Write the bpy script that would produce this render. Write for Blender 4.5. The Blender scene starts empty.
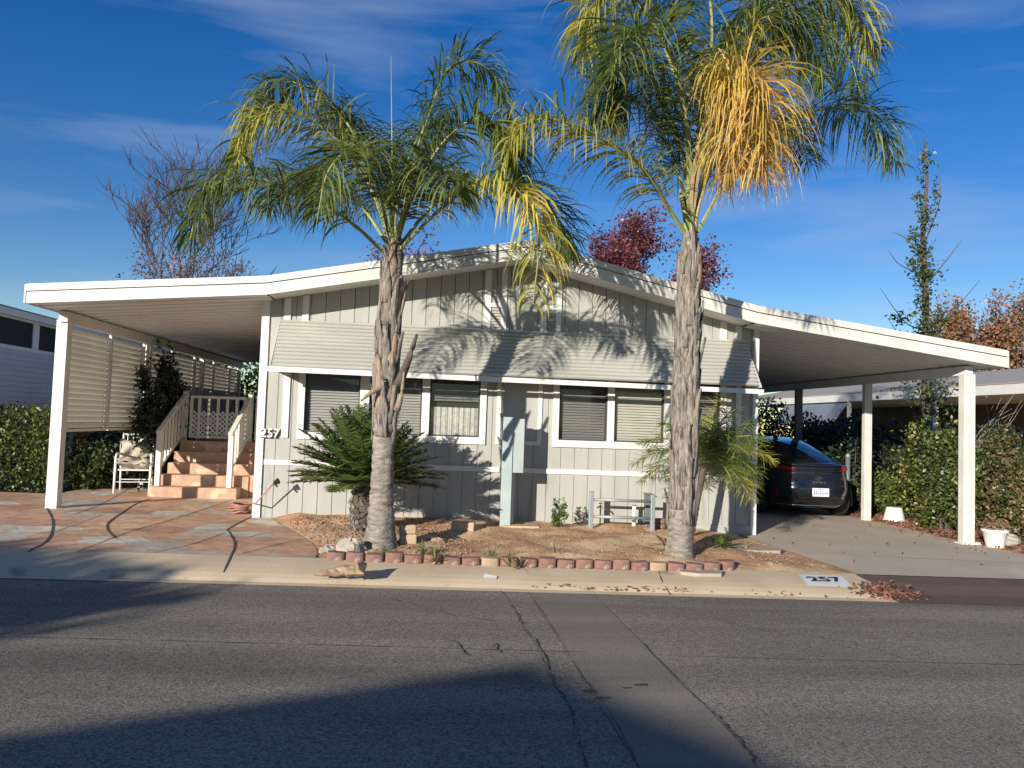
import bpy, math, random
import numpy as np
from mathutils import Vector, Matrix
sc = bpy.context.scene
col = sc.collection
random.seed(7); rng = np.random.default_rng(7)
R_ = math.radians

# ------------------------------------------------------------------ camera
F_PX, PITCH, ROLL, YAW = 774., R_(2.85), .034, R_(5.3)
_z = np.array([0, 0, 1.])
_f0 = np.array([math.sin(YAW), math.cos(YAW), 0]); _r0 = np.array([math.cos(YAW), -math.sin(YAW), 0])
_f = _f0*math.cos(PITCH)+_z*math.sin(PITCH); _u0 = np.cross(_r0, _f)
_r = _r0*math.cos(ROLL)+_u0*math.sin(ROLL); _u = -_r0*math.sin(ROLL)+_u0*math.cos(ROLL)
CAM = np.array([0, 0, 1.6])
cd = bpy.data.cameras.new('camera'); cam = bpy.data.objects.new('camera', cd); col.objects.link(cam)
cd.sensor_width = 36; cd.lens = 36*F_PX/1024; cd.clip_end = 2000; cd.clip_start = .05
cam.matrix_world = Matrix(((_r[0], _u[0], -_f[0], CAM[0]), (_r[1], _u[1], -_f[1], CAM[1]), (_r[2], _u[2], -_f[2], CAM[2]), (0, 0, 0, 1)))
sc.camera = cam
# ------------------------------------------------------------------ light
SUN_AZ, SUN_EL = R_(35), R_(14.5)          # light travels towards (sin az, cos az)
w = bpy.data.worlds.new('World'); sc.world = w; w.use_nodes = True
nt = w.node_tree; bg = nt.nodes['Background']
sky = nt.nodes.new('ShaderNodeTexSky'); sky.sky_type = 'NISHITA'; sky.sun_disc = False
sky.sun_elevation = SUN_EL; sky.sun_rotation = math.pi+SUN_AZ; sky.altitude = 300; sky.air_density = 1.0; sky.dust_density = 0.0; sky.ozone_density = 2.2
tc = nt.nodes.new('ShaderNodeTexCoord'); mp = nt.nodes.new('ShaderNodeMapping')
mp.inputs['Scale'].default_value = (1.1, 1.6, 7.5); mp.inputs['Rotation'].default_value = (R_(4), R_(-8), 0)
mp.inputs['Location'].default_value = (.95, .2, 1.3)
n1 = nt.nodes.new('ShaderNodeTexNoise'); n1.inputs['Scale'].default_value = 1.9; n1.inputs['Detail'].default_value = 7; n1.inputs['Roughness'].default_value = .55; n1.inputs['Distortion'].default_value = .35
cr = nt.nodes.new('ShaderNodeValToRGB'); cr.color_ramp.elements[0].position = .49; cr.color_ramp.elements[1].position = .80
cr.color_ramp.elements[0].color = (0, 0, 0, 1); cr.color_ramp.elements[1].color = (.42, .42, .42, 1)
mx = nt.nodes.new('ShaderNodeMixRGB'); mx.inputs[2].default_value = (3.6, 4.3, 5.6, 1)
hs = nt.nodes.new('ShaderNodeHueSaturation'); hs.inputs['Saturation'].default_value = 1.42; hs.inputs['Hue'].default_value = .518; hs.inputs['Value'].default_value = 1.0
nt.links.new(tc.outputs['Generated'], mp.inputs['Vector']); nt.links.new(mp.outputs[0], n1.inputs['Vector'])
nt.links.new(n1.outputs['Fac'], cr.inputs['Fac']); nt.links.new(sky.outputs[0], hs.inputs['Color']); nt.links.new(hs.outputs[0], mx.inputs[1])
nt.links.new(cr.outputs['Color'], mx.inputs[0]); nt.links.new(mx.outputs[0], bg.inputs['Color'])
bg.inputs['Strength'].default_value = .096
sl = bpy.data.lights.new('sun', 'SUN'); so = bpy.data.objects.new('sun', sl); col.objects.link(so)
sl.energy = 5.0; sl.angle = R_(.5); sl.color = (1, .94, .83)
_d = Vector((math.sin(SUN_AZ)*math.cos(SUN_EL), math.cos(SUN_AZ)*math.cos(SUN_EL), -math.sin(SUN_EL)))
so.rotation_euler = _d.to_track_quat('-Z', 'Y').to_euler(); so.location = (-20, -25, 12)
sc.view_settings.view_transform = 'Standard'; sc.view_settings.look = 'None'; sc.view_settings.exposure = .42; sc.view_settings.gamma = 1

# ------------------------------------------------------------------ measuring helpers (points of the place, from the survey of the photo)
def ray(x, y): return _f+_r*(x-512)/F_PX-_u*(y-384)/F_PX
def atY(x, y, Y):
    d = ray(x, y); return CAM+d*(Y/d[1])
def atX(x, y, X):
    d = ray(x, y); return CAM+d*(X/d[0])
K = -.013                                   # the site falls gently to the right
def atG(x, y, z0=.12):
    d = ray(x, y); t = (z0-1.6)/(d[2]-K*d[0]); return CAM+d*t
def gz(x, z0=.12): return z0+K*x

# ------------------------------------------------------------------ materials
def mat(name, c1, c2=None, scale=6., rough=.8, bump=0., bscale=None, metal=0., detail=5, island=0., transl=0., spec=None, stretch=None, spots=None):
    m = bpy.data.materials.new(name); m.use_nodes = True; t = m.node_tree; N = t.nodes; L = t.links
    b = N['Principled BSDF']; b.inputs['Roughness'].default_value = rough; b.inputs['Metallic'].default_value = metal
    if spec is not None: b.inputs['Specular IOR Level'].default_value = spec
    c2 = c2 or tuple(v*.8 for v in c1)
    co = N.new('ShaderNodeTexCoord'); vec = co.outputs['Object']
    if stretch:
        mm = N.new('ShaderNodeMapping'); mm.inputs['Scale'].default_value = stretch; L.new(vec, mm.inputs['Vector']); vec = mm.outputs[0]
    no = N.new('ShaderNodeTexNoise'); no.inputs['Scale'].default_value = scale; no.inputs['Detail'].default_value = detail; L.new(vec, no.inputs['Vector'])
    rp = N.new('ShaderNodeMapRange'); rp.inputs['From Min'].default_value = .32; rp.inputs['From Max'].default_value = .68; L.new(no.outputs['Fac'], rp.inputs['Value'])
    mi = N.new('ShaderNodeMixRGB'); mi.inputs[1].default_value = (*c1, 1); mi.inputs[2].default_value = (*c2, 1); L.new(rp.outputs[0], mi.inputs[0])
    out = mi.outputs[0]
    if island:
        g = N.new('ShaderNodeNewGeometry'); r2 = N.new('ShaderNodeMapRange'); r2.inputs['To Min'].default_value = 1-island; r2.inputs['To Max'].default_value = 1+island
        L.new(g.outputs['Random Per Island'], r2.inputs['Value'])
        h = N.new('ShaderNodeHueSaturation'); L.new(out, h.inputs['Color']); L.new(r2.outputs[0], h.inputs['Value'])
        r3 = N.new('ShaderNodeMapRange'); r3.inputs['To Min'].default_value = .5+island*.05; r3.inputs['To Max'].default_value = .5-island*.05
        L.new(g.outputs['Random Per Island'], r3.inputs['Value']); L.new(r3.outputs[0], h.inputs['Hue']); out = h.outputs[0]
    if spots:                                # (colour, scale, threshold)
        n3 = N.new('ShaderNodeTexNoise'); n3.inputs['Scale'].default_value = spots[1]; n3.inputs['Detail'].default_value = 5; L.new(vec, n3.inputs['Vector'])
        r4 = N.new('ShaderNodeMapRange'); r4.inputs['From Min'].default_value = spots[2]; r4.inputs['From Max'].default_value = spots[2]+.08; L.new(n3.outputs['Fac'], r4.inputs['Value'])
        m4 = N.new('ShaderNodeMixRGB'); m4.inputs[2].default_value = (*spots[0], 1); L.new(out, m4.inputs[1]); L.new(r4.outputs[0], m4.inputs[0]); out = m4.outputs[0]
    L.new(out, b.inputs['Base Color'])
    if bump:
        nb = N.new('ShaderNodeTexNoise'); nb.inputs['Scale'].default_value = bscale or scale*4; nb.inputs['Detail'].default_value = 6; L.new(vec, nb.inputs['Vector'])
        bp = N.new('ShaderNodeBump'); bp.inputs['Strength'].default_value = bump; bp.inputs['Distance'].default_value = .02; L.new(nb.outputs['Fac'], bp.inputs['Height']); L.new(bp.outputs[0], b.inputs['Normal'])
    if transl:
        tr = N.new('ShaderNodeBsdfTranslucent'); L.new(out, tr.inputs['Color']); ms = N.new('ShaderNodeMixShader'); ms.inputs[0].default_value = transl
        L.new(b.outputs[0], ms.inputs[1]); L.new(tr.outputs[0], ms.inputs[2]); L.new(ms.outputs[0], N['Material Output'].inputs['Surface'])
    return m

M = {}
M['siding'] = mat('siding_paint', (.415, .405, .365), (.36, .35, .315), 2.2, .75, .10, 60, stretch=(2.5, 2.5, .35), spots=((.30, .275, .235), 2.6, .63))
M['white'] = mat('white_paint', (.72, .70, .66), (.64, .62, .58), 2.2, .55, .04, 30)
M['fascia'] = mat('fascia_paint', (.66, .64, .59), (.57, .55, .50), 1.6, .5, .04, 25, stretch=(1.2, 1.2, .4), spots=((.44, .40, .34), 3, .66))
M['awning'] = mat('awning_metal', (.56, .545, .49), (.47, .455, .41), 1.6, .5, stretch=(.5, 1, 1), spots=((.38, .36, .31), 2.2, .68))
M['pan'] = mat('carport_pan', (.74, .75, .75), (.66, .67, .67), 1.5, .6)
M['louver'] = mat('louver_metal', (.66, .63, .56), (.57, .545, .48), 2, .6)
M['post'] = mat('post_paint', (.68, .66, .61), (.57, .55, .50), 3, .6, .05, 30)
M['roof'] = mat('roof_shingle', (.25, .24, .23), (.17, .165, .16), 9, .9, .3)
M['roofgrey'] = mat('roof_pale_shingle', (.44, .39, .34), (.32, .29, .26), 9, .9, .3, stretch=(1, 6, 6))
M['blind'] = mat('blind_grey', (.46, .44, .41), (.40, .385, .36), 3, .6)
M['blindlight'] = mat('blind_cream', (.60, .57, .49), (.54, .51, .44), 3, .6)
M['blinddark'] = mat('blind_dark', (.25, .24, .23), (.20, .195, .19), 3, .6)
M['curtain'] = mat('lace_curtain', (.55, .53, .48), (.38, .37, .34), 22, .9)
M['darkin'] = mat('dark_room', (.03, .03, .03), (.02, .02, .02), 3, .9)
M['wframe'] = mat('bronze_frame', (.06, .055, .05), (.045, .04, .038), 5, .45)
M['black'] = mat('black_paint', (.015, .015, .016), (.02, .02, .02), 5, .5)
M['digitwhite'] = mat('digit_white', (.8, .8, .78), (.75, .75, .72), 5, .4)
M['steps'] = mat('step_terracotta', (.54, .34, .23), (.40, .25, .17), 7, .85, .4, 40, spots=((.60, .44, .31), 4, .56))
M['rail'] = mat('rail_paint', (.72, .69, .62), (.62, .60, .54), 4, .6)
M['soil'] = mat('soil', (.60, .36, .19), (.40, .215, .11), 3.0, .95, .9, 45, detail=9, spots=((.66, .46, .27), 1.3, .50))
M['chips'] = mat('soil_chips', (.38, .235, .14), (.50, .35, .22), 2.0, .95, island=.45)
M['barkchips'] = mat('bark_chips', (.25, .135, .085), (.38, .235, .15), 2.0, .95, island=.5)
M['kerb'] = mat('kerb_concrete', (.68, .53, .35), (.57, .44, .29), 1.6, .9, .25, 70, detail=8, spots=((.34, .25, .16), 2.3, .64))
M['drive'] = mat('drive_concrete', (.58, .475, .355), (.48, .395, .30), .9, .9, .2, 60, detail=8, spots=((.64, .51, .37), .8, .58))
M['apron'] = mat('apron_paint', (.13, .08, .06), (.10, .065, .05), 3, .8, .15, 60)
M['joint'] = mat('joint_dark', (.075, .055, .045), (.05, .04, .035), 10, .95)
M['paler'] = mat('joint_pale', (.52, .46, .38), (.45, .39, .32), 10, .95)
M['earth'] = mat('earth', (.16, .13, .09), (.10, .10, .05), .4, .95, .3, 5)
M['edging'] = mat('edging_block', (.30, .155, .12), (.15, .09, .075), 11, .9, .5, 60, spots=((.48, .34, .26), 6, .6))
M['edging2'] = mat('edging_block_tan', (.42, .30, .20), (.34, .24, .16), 9, .9, .5, 60)
M['tanblock'] = mat('tan_block', (.55, .40, .26), (.46, .33, .22), 9, .9, .4, 60)
M['rock'] = mat('rock', (.42, .37, .31), (.30, .26, .21), 6, .9, .6, 30)
M['log'] = mat('split_wood', (.46, .33, .20), (.26, .18, .12), 9, .85, .5, 30, stretch=(1, 6, 6))
M['flag'] = mat('flagstone', (.46, .31, .22), (.38, .33, .27), 2.5, .9, .3, 30)
M['pedestal'] = mat('pedestal_paint', (.40, .46, .45), (.33, .385, .375), 3, .6, .1, 30)
M['pipe'] = mat('galvanised_pipe', (.33, .36, .37), (.26, .29, .30), 8, .45, metal=.3)
M['trunk'] = mat('palm_trunk', (.38, .33, .28), (.15, .128, .108), 7, .95, 1.0, 22, stretch=(1, 1, 3.5), detail=8)
M['boot'] = mat('leaf_base', (.44, .38, .32), (.16, .13, .108), 9, .95, 1.0, 40, stretch=(5, 5, .7), detail=9, spots=((.085, .07, .06), 5, .56))
M['boottan'] = mat('leaf_base_tan', (.44, .33, .24), (.24, .16, .11), 9, .95, .8, 30, stretch=(5, 5, .7), spots=((.13, .09, .07), 9, .60))
M['bark'] = mat('bark', (.12, .095, .08), (.08, .06, .05), 8, .95, .6, 30)
M['bare'] = mat('bare_bark', (.10, .07, .06), (.07, .05, .045), 8, .95)
M['petiole'] = mat('petiole', (.33, .33, .12), (.24, .26, .09), 4, .6)
M['petioletan'] = mat('petiole_tan', (.48, .36, .20), (.38, .28, .15), 4, .7)
def leafmat(n, a, b, isl=.35, tr=.28, rough=.42): M[n] = mat(n, a, b, 1.6, rough, island=isl, transl=tr)
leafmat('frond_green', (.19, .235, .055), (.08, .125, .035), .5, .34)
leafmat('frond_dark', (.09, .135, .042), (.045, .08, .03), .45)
leafmat('frond_olive', (.46, .42, .07), (.17, .21, .05), .45, .34)
leafmat('frond_yellow', (.62, .50, .08), (.33, .33, .06), .35)
leafmat('frond_dead', (.70, .53, .10), (.58, .38, .12), .4, .35)
leafmat('sago', (.125, .17, .045), (.06, .095, .03), .45, .15, .3)
leafmat('date', (.13, .19, .045), (.20, .25, .055), .45)
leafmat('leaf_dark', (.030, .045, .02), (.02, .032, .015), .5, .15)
leafmat('leaf_mid', (.075, .10, .03), (.045, .065, .02), .5, .2)
leafmat('leaf_bright', (.13, .155, .035), (.07, .10, .027), .6, .25)
leafmat('leaf_yellow', (.46, .40, .06), (.36, .33, .06), .3, .3)
leafmat('leaf_rusty', (.22, .14, .07), (.12, .10, .04), .5, .2)
leafmat('leaf_red', (.23, .06, .06), (.13, .04, .04), .55, .3)
leafmat('leaf_pink', (.30, .12, .09), (.20, .10, .07), .5, .25)
leafmat('leaf_orange', (.34, .17, .075), (.22, .13, .075), .5, .25)
leafmat('leaf_hedge', (.13, .15, .03), (.06, .085, .022), .5, .2)
leafmat('leaf_litter', (.24, .10, .065), (.17, .095, .06), .6, .1, .8)
leafmat('weed', (.13, .18, .045), (.09, .13, .035), .4, .25)
M['weedbrown'] = mat('dry_leaf', (.24, .15, .09), (.16, .10, .06), 5, .9)
M['nsiding'] = mat('neighbour_siding', (.50, .50, .52), (.44, .44, .46), 2, .6)
M['nsidingshade'] = mat('neighbour_porch_shade', (.16, .13, .11), (.12, .10, .085), 2, .8)  # dark brown puts the shade under the porch eave into the wall colour
M['nsidingblue'] = mat('neighbour_awning', (.20, .235, .27), (.16, .19, .22), 2, .6)
M['redwall'] = mat('red_brick', (.22, .075, .05), (.16, .055, .04), 6, .9, .3)
M['darkbox'] = mat('grey_box', (.14, .15, .16), (.11, .12, .13), 5, .5)
M['cushion'] = mat('cushion_cloth', (.62, .55, .42), (.42, .37, .29), 9, .95, .3, 30)
M['whiteplastic'] = mat('white_plastic', (.80, .80, .77), (.72, .72, .69), 4, .4)
M['paper'] = mat('paper', (.8, .8, .78), (.75, .75, .72), 4, .8)
M['hose'] = mat('hose_red', (.42, .20, .15), (.34, .16, .12), 5, .5)
M['carpaint'] = mat('car_paint', (.022, .026, .036), (.018, .021, .030), 3, .22, metal=.5)
M['carpaint'].node_tree.nodes['Principled BSDF'].inputs['Coat Weight'].default_value = .8
M['carblack'] = mat('car_black', (.012, .012, .013), (.015, .015, .016), 3, .5)
M['carglass'] = mat('car_glass', (.008, .010, .014), (.010, .012, .016), 3, .04)
M['tail'] = mat('tail_red', (.35, .012, .015), (.25, .01, .012), 3, .15)
M['chrome'] = mat('chrome', (.6, .6, .62), (.55, .55, .57), 3, .2, metal=1.)
M['tyre'] = mat('tyre', (.015, .015, .015), (.02, .02, .02), 6, .85)
M['platewhite'] = mat('plate_white', (.75, .75, .77), (.72, .72, .74), 6, .4)
M['platered'] = mat('plate_red', (.5, .04, .05), (.45, .04, .05), 6, .4)
M['plateblue'] = mat('plate_blue', (.06, .09, .26), (.05, .08, .22), 6, .4)

# glass pane of the house windows: mostly see-through with a gloss
def glassmat():
    m = bpy.data.materials.new('window_glass'); m.use_nodes = True; t = m.node_tree; N = t.nodes; L = t.links; N.remove(N['Principled BSDF'])
    tr = N.new('ShaderNodeBsdfTransparent'); tr.inputs[0].default_value = (.92, .93, .93, 1); gl = N.new('ShaderNodeBsdfGlossy'); gl.inputs['Roughness'].default_value = .03
    fr = N.new('ShaderNodeFresnel'); fr.inputs[0].default_value = 1.5; ms = N.new('ShaderNodeMixShader'); L.new(fr.outputs[0], ms.inputs[0]); L.new(tr.outputs[0], ms.inputs[1]); L.new(gl.outputs[0], ms.inputs[2])
    L.new(ms.outputs[0], N['Material Output'].inputs['Surface']); return m
M['glass'] = glassmat()

def asphalt(name, c1, c2, patchy=.5):
    m = mat(name, c1, c2, .55, .92, .45, 160, detail=9); t = m.node_tree; N = t.nodes; L = t.links
    b = N['Principled BSDF']; src = b.inputs['Base Color'].links[0].from_socket
    co = N.new('ShaderNodeTexCoord')
    v = N.new('ShaderNodeTexVoronoi'); v.inputs['Scale'].default_value = 95; L.new(co.outputs['Object'], v.inputs['Vector'])
    r = N.new('ShaderNodeMapRange'); r.inputs['To Min'].default_value = 1-patchy; r.inputs['To Max'].default_value = 1+patchy
    sp = N.new('ShaderNodeSeparateColor'); L.new(v.outputs['Color'], sp.inputs[0]); L.new(sp.outputs[0], r.inputs['Value'])
    # long wheel-track streaks along the street
    mm = N.new('ShaderNodeMapping'); mm.inputs['Scale'].default_value = (.12, 1.4, 1); L.new(co.outputs['Object'], mm.inputs['Vector'])
    n2 = N.new('ShaderNodeTexNoise'); n2.inputs['Scale'].default_value = 1.2; n2.inputs['Detail'].default_value = 6; L.new(mm.outputs[0], n2.inputs['Vector'])
    r2 = N.new('ShaderNodeMapRange'); r2.inputs['From Min'].default_value = .3; r2.inputs['From Max'].default_value = .7; r2.inputs['To Min'].default_value = .68; r2.inputs['To Max'].default_value = 1.3; L.new(n2.outputs['Fac'], r2.inputs['Value'])
    mu = N.new('ShaderNodeMath'); mu.operation = 'MULTIPLY'; L.new(r.outputs[0], mu.inputs[0]); L.new(r2.outputs[0], mu.inputs[1])
    hs = N.new('ShaderNodeHueSaturation'); L.new(src, hs.inputs['Color']); L.new(mu.outputs[0], hs.inputs['Value']); L.new(hs.outputs[0], b.inputs['Base Color'])
    return m
M['asphalt'] = asphalt('asphalt', (.245, .205, .160), (.190, .160, .126), .5)
M['patch'] = asphalt('asphalt_patch', (.225, .190, .150), (.198, .166, .130), .15)
M['crack'] = mat('crack_fill', (.05, .043, .036), (.07, .06, .05), 10, .95)
M['crackpale'] = mat('crack_pale', (.2, .17, .13), (.14, .12, .10), 10, .95)

def patio_mat():
    m = bpy.data.materials.new('stamped_patio'); m.use_nodes = True; t = m.node_tree; N = t.nodes; L = t.links; b = N['Principled BSDF']
    b.inputs['Roughness'].default_value = .75
    co = N.new('ShaderNodeTexCoord'); mp = N.new('ShaderNodeMapping'); mp.inputs['Rotation'].default_value = (0, 0, R_(8)); mp.inputs['Scale'].default_value = (2.0, 2.3, 1)
    L.new(co.outputs['Object'], mp.inputs['Vector'])
    nd = N.new('ShaderNodeTexNoise'); nd.inputs['Scale'].default_value = 1.4; L.new(mp.outputs[0], nd.inputs['Vector'])
    ad = N.new('ShaderNodeMixRGB'); ad.inputs[0].default_value = .10; L.new(mp.outputs[0], ad.inputs[1]); L.new(nd.outputs['Color'], ad.inputs[2])
    v = N.new('ShaderNodeTexVoronoi'); v.voronoi_dimensions = '2D'; v.distance = 'MANHATTAN'; v.inputs['Scale'].default_value = 1.0; v.inputs['Randomness'].default_value = .62; L.new(ad.outputs[0], v.inputs['Vector'])
    sp = N.new('ShaderNodeSeparateColor'); L.new(v.outputs['Color'], sp.inputs[0])
    rp = N.new('ShaderNodeValToRGB'); rp.color_ramp.interpolation = 'CONSTANT'; e = rp.color_ramp.elements
    e[0].position = 0; e[0].color = (.62, .35, .215, 1); e[1].position = .22; e[1].color = (.60, .53, .41, 1)
    for p, c in ((.36, (.66, .41, .25, 1)), (.55, (.54, .29, .185, 1)), (.70, (.55, .47, .37, 1)), (.80, (.60, .36, .23, 1)), (.93, (.58, .53, .42, 1))):
        q = e.new(p); q.color = c
    L.new(sp.outputs[0], rp.inputs[0])
    n2 = N.new('ShaderNodeTexNoise'); n2.inputs['Scale'].default_value = 5; n2.inputs['Detail'].default_value = 9; n2.inputs['Roughness'].default_value = .65; L.new(co.outputs['Object'], n2.inputs['Vector'])
    r2 = N.new('ShaderNodeMapRange'); r2.inputs['From Min'].default_value = .3; r2.inputs['From Max'].default_value = .7; r2.inputs['To Min'].default_value = .62; r2.inputs['To Max'].default_value = 1.3; L.new(n2.outputs['Fac'], r2.inputs['Value'])
    hs = N.new('ShaderNodeHueSaturation'); cv = N.new('ShaderNodeMapRange'); cv.inputs['To Min'].default_value = .82; cv.inputs['To Max'].default_value = 1.16; L.new(sp.outputs[1], cv.inputs['Value']); mc = N.new('ShaderNodeMath'); mc.operation = 'MULTIPLY'; L.new(r2.outputs[0], mc.inputs[0]); L.new(cv.outputs[0], mc.inputs[1]); L.new(rp.outputs[0], hs.inputs['Color']); L.new(mc.outputs[0], hs.inputs['Value'])
    ve = N.new('ShaderNodeTexVoronoi'); ve.voronoi_dimensions = '2D'; ve.distance = 'MANHATTAN'; ve.feature = 'F2'; ve.inputs['Scale'].default_value = 1.0; ve.inputs['Randomness'].default_value = .62; L.new(ad.outputs[0], ve.inputs['Vector'])
    su = N.new('ShaderNodeMath'); su.operation = 'SUBTRACT'; L.new(ve.outputs['Distance'], su.inputs[0]); L.new(v.outputs['Distance'], su.inputs[1])
    lt = N.new('ShaderNodeMapRange'); lt.inputs['From Min'].default_value = .0; lt.inputs['From Max'].default_value = .055; lt.inputs['To Min'].default_value = .8; lt.inputs['To Max'].default_value = 0; L.new(su.outputs[0], lt.inputs['Value'])
    mi = N.new('ShaderNodeMixRGB'); mi.inputs[2].default_value = (.30, .21, .15, 1); L.new(lt.outputs[0], mi.inputs[0]); L.new(hs.outputs[0], mi.inputs[1])
    L.new(mi.outputs[0], b.inputs['Base Color'])
    bp = N.new('ShaderNodeBump'); bp.inputs['Strength'].default_value = .35; bp.inputs['Distance'].default_value = .02; L.new(n2.outputs['Fac'], bp.inputs['Height']); L.new(bp.outputs[0], b.inputs['Normal'])
    return m
M['patio'] = patio_mat()

# ------------------------------------------------------------------ building helpers
ORG = {}
def tag(o, label=None, cat=None, group=None, kind=None):
    if label: o['label'] = label
    if cat: o['category'] = cat
    if group: o['group'] = group
    if kind: o['kind'] = kind
    return o
def thing(name, label, cat, loc=(0, 0, 0), rz=0., group=None, local=False):
    o = bpy.data.objects.new(name, None); col.objects.link(o); o.location = tuple(float(v) for v in loc); o.rotation_euler = (0, 0, rz); o.empty_display_size = .2
    ORG[o.name] = Vector((0, 0, 0)) if local else Vector([float(v) for v in loc])
    return tag(o, label, cat, group)
class MB:
    def __init__(s): s.v = []; s.f = []; s.n = 0
    def add(s, vs, fs):
        b = s.n; s.v.extend([tuple(map(float, p)) for p in vs]); s.f.extend([tuple(b+i for i in f) for f in fs]); s.n = len(s.v); return s
    def box(s, x0, x1, y0, y1, z0, z1):
        return s.add([(x0, y0, z0), (x1, y0, z0), (x1, y1, z0), (x0, y1, z0), (x0, y0, z1), (x1, y0, z1), (x1, y1, z1), (x0, y1, z1)],
                     [(0, 3, 2, 1), (4, 5, 6, 7), (0, 1, 5, 4), (1, 2, 6, 5), (2, 3, 7, 6), (3, 0, 4, 7)])
    def quad(s, a, b, c, d): return s.add([a, b, c, d], [(0, 1, 2, 3)])
    def prismY(s, poly, y0, y1):           # poly of (x,z), counter-clockwise seen from -Y
        n = len(poly); vs = [(p[0], y0, p[1]) for p in poly]+[(p[0], y1, p[1]) for p in poly]
        fs = [tuple(range(n)), tuple(range(2*n-1, n-1, -1))]+[(i, i+n, (i+1) % n+n, (i+1) % n) for i in range(n)]
        return s.add(vs, fs)
    def prismX(s, poly, x0, x1):           # poly of (y,z)
        n = len(poly); vs = [(x0, p[0], p[1]) for p in poly]+[(x1, p[0], p[1]) for p in poly]
        fs = [tuple(range(n-1, -1, -1)), tuple(range(n, 2*n))]+[(i, (i+1) % n, (i+1) % n+n, i+n) for i in range(n)]
        return s.add(vs, fs)
    def prismZ(s, poly, z0, z1):           # poly of (x,y) ccw from above
        n = len(poly); vs = [(p[0], p[1], z0) for p in poly]+[(p[0], p[1], z1) for p in poly]
        fs = [tuple(range(n-1, -1, -1)), tuple(range(n, 2*n))]+[(i, (i+1) % n, (i+1) % n+n, i+n) for i in range(n)]
        return s.add(vs, fs)
    def tube(s, pts, rad, n=6, cap=True):
        P = [Vector([float(c) for c in p]) for p in pts]
        if not hasattr(rad, '__len__'): rad = [rad]*len(P)
        rings = []; up = Vector((0, 0, 1))
        for i, p in enumerate(P):
            t = (P[min(i+1, len(P)-1)]-P[max(i-1, 0)])
            if t.length < 1e-9: t = Vector((0, 0, 1))
            t.normalize(); a = t.cross(Vector((.13, .21, 1)) if abs(t.z) < .95 else Vector((1, .1, 0))).normalized(); b = t.cross(a)
            rings.append([p+(a*math.cos(2*math.pi*k/n)+b*math.sin(2*math.pi*k/n))*rad[i] for k in range(n)])
        vs = [q for r in rings for q in r]; fs = []
        for i in range(len(P)-1):
            for k in range(n): fs.append((i*n+k, i*n+(k+1) % n, (i+1)*n+(k+1) % n, (i+1)*n+k))
        if cap: fs += [tuple(range(n-1, -1, -1)), tuple((len(P)-1)*n+k for k in range(n))]
        return s.add(vs, fs)
    def bar(s, a, b, wx, wz):              # rectangular bar between two points
        a = Vector(a); b = Vector(b); t = (b-a).normalized(); x = t.cross(Vector((0, 0, 1))); x = x.normalized() if x.length > 1e-4 else Vector((1, 0, 0)); z = x.cross(t)
        o = [x*wx/2*i+z*wz/2*j for i, j in ((-1, -1), (1, -1), (1, 1), (-1, 1))]
        return s.add([a+q for q in o]+[b+q for q in o], [(0, 1, 2, 3), (7, 6, 5, 4), (0, 4, 5, 1), (1, 5, 6, 2), (2, 6, 7, 3), (3, 7, 4, 0)])
    def build(s, name, m, parent=None, smooth=False, origin=None, bevel=0):
        if parent is not None: org = ORG[parent.name]
        elif origin is not None: org = Vector([float(v) for v in origin])
        else: org = Vector((0, 0, 0))
        me = bpy.data.meshes.new(name); V = np.array(s.v, dtype=np.float64).reshape(-1, 3)-np.array(org)
        me.from_pydata(V.tolist(), [], s.f); me.validate(); me.update()
        me.materials.append(M[m] if isinstance(m, str) else m)
        if smooth: me.polygons.foreach_set('use_smooth', [True]*len(me.polygons))
        o = bpy.data.objects.new(name, me); col.objects.link(o)
        if parent is not None: o.parent = parent
        else: o.location = org
        ORG[o.name] = org
        if bevel:
            bm = o.modifiers.new('bevel', 'BEVEL'); bm.width = bevel; bm.segments = 2; bm.limit_method = 'ANGLE'
        return o
def quads_np(V, name, m, parent=None, origin=None):     # V: (N,k,3) array, each row one leaf of k corners
    N, k, _ = V.shape; org = np.array(ORG[parent.name]) if parent is not None else (np.array(origin, float) if origin is not None else np.zeros(3))
    me = bpy.data.meshes.new(name); me.vertices.add(N*k); me.vertices.foreach_set('co', (V-org).astype(np.float32).ravel())
    me.loops.add(N*k); me.loops.foreach_set('vertex_index', np.arange(N*k, dtype=np.int32)); me.polygons.add(N)
    me.polygons.foreach_set('loop_start', np.arange(0, N*k, k, dtype=np.int32)); me.polygons.foreach_set('loop_total', np.full(N, k, dtype=np.int32))
    me.update(calc_edges=True); me.materials.append(M[m] if isinstance(m, str) else m)
    o = bpy.data.objects.new(name, me); col.objects.link(o)
    if parent is not None: o.parent = parent
    else: o.location = tuple(float(c) for c in org)
    ORG[o.name] = Vector([float(c) for c in org]); return o
def leaves(C, size, wr=.5, flat=0., bend=.25):           # C (N,3) centres -> (N,4,3)
    N = len(C); a = rng.normal(size=(N, 3)); a[:, 2] *= (1-flat); a /= np.linalg.norm(a, axis=1)[:, None]
    b = rng.normal(size=(N, 3)); b -= (b*a).sum(1)[:, None]*a; b /= np.linalg.norm(b, axis=1)[:, None]
    s = (size*rng.uniform(.6, 1.35, N))[:, None]; nrm = np.cross(a, b)
    return np.stack([C-a*s*.5, C+b*s*wr*.5+nrm*s*bend*.3, C+a*s*.5, C-b*s*wr*.5+nrm*s*bend*.3], 1)
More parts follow.
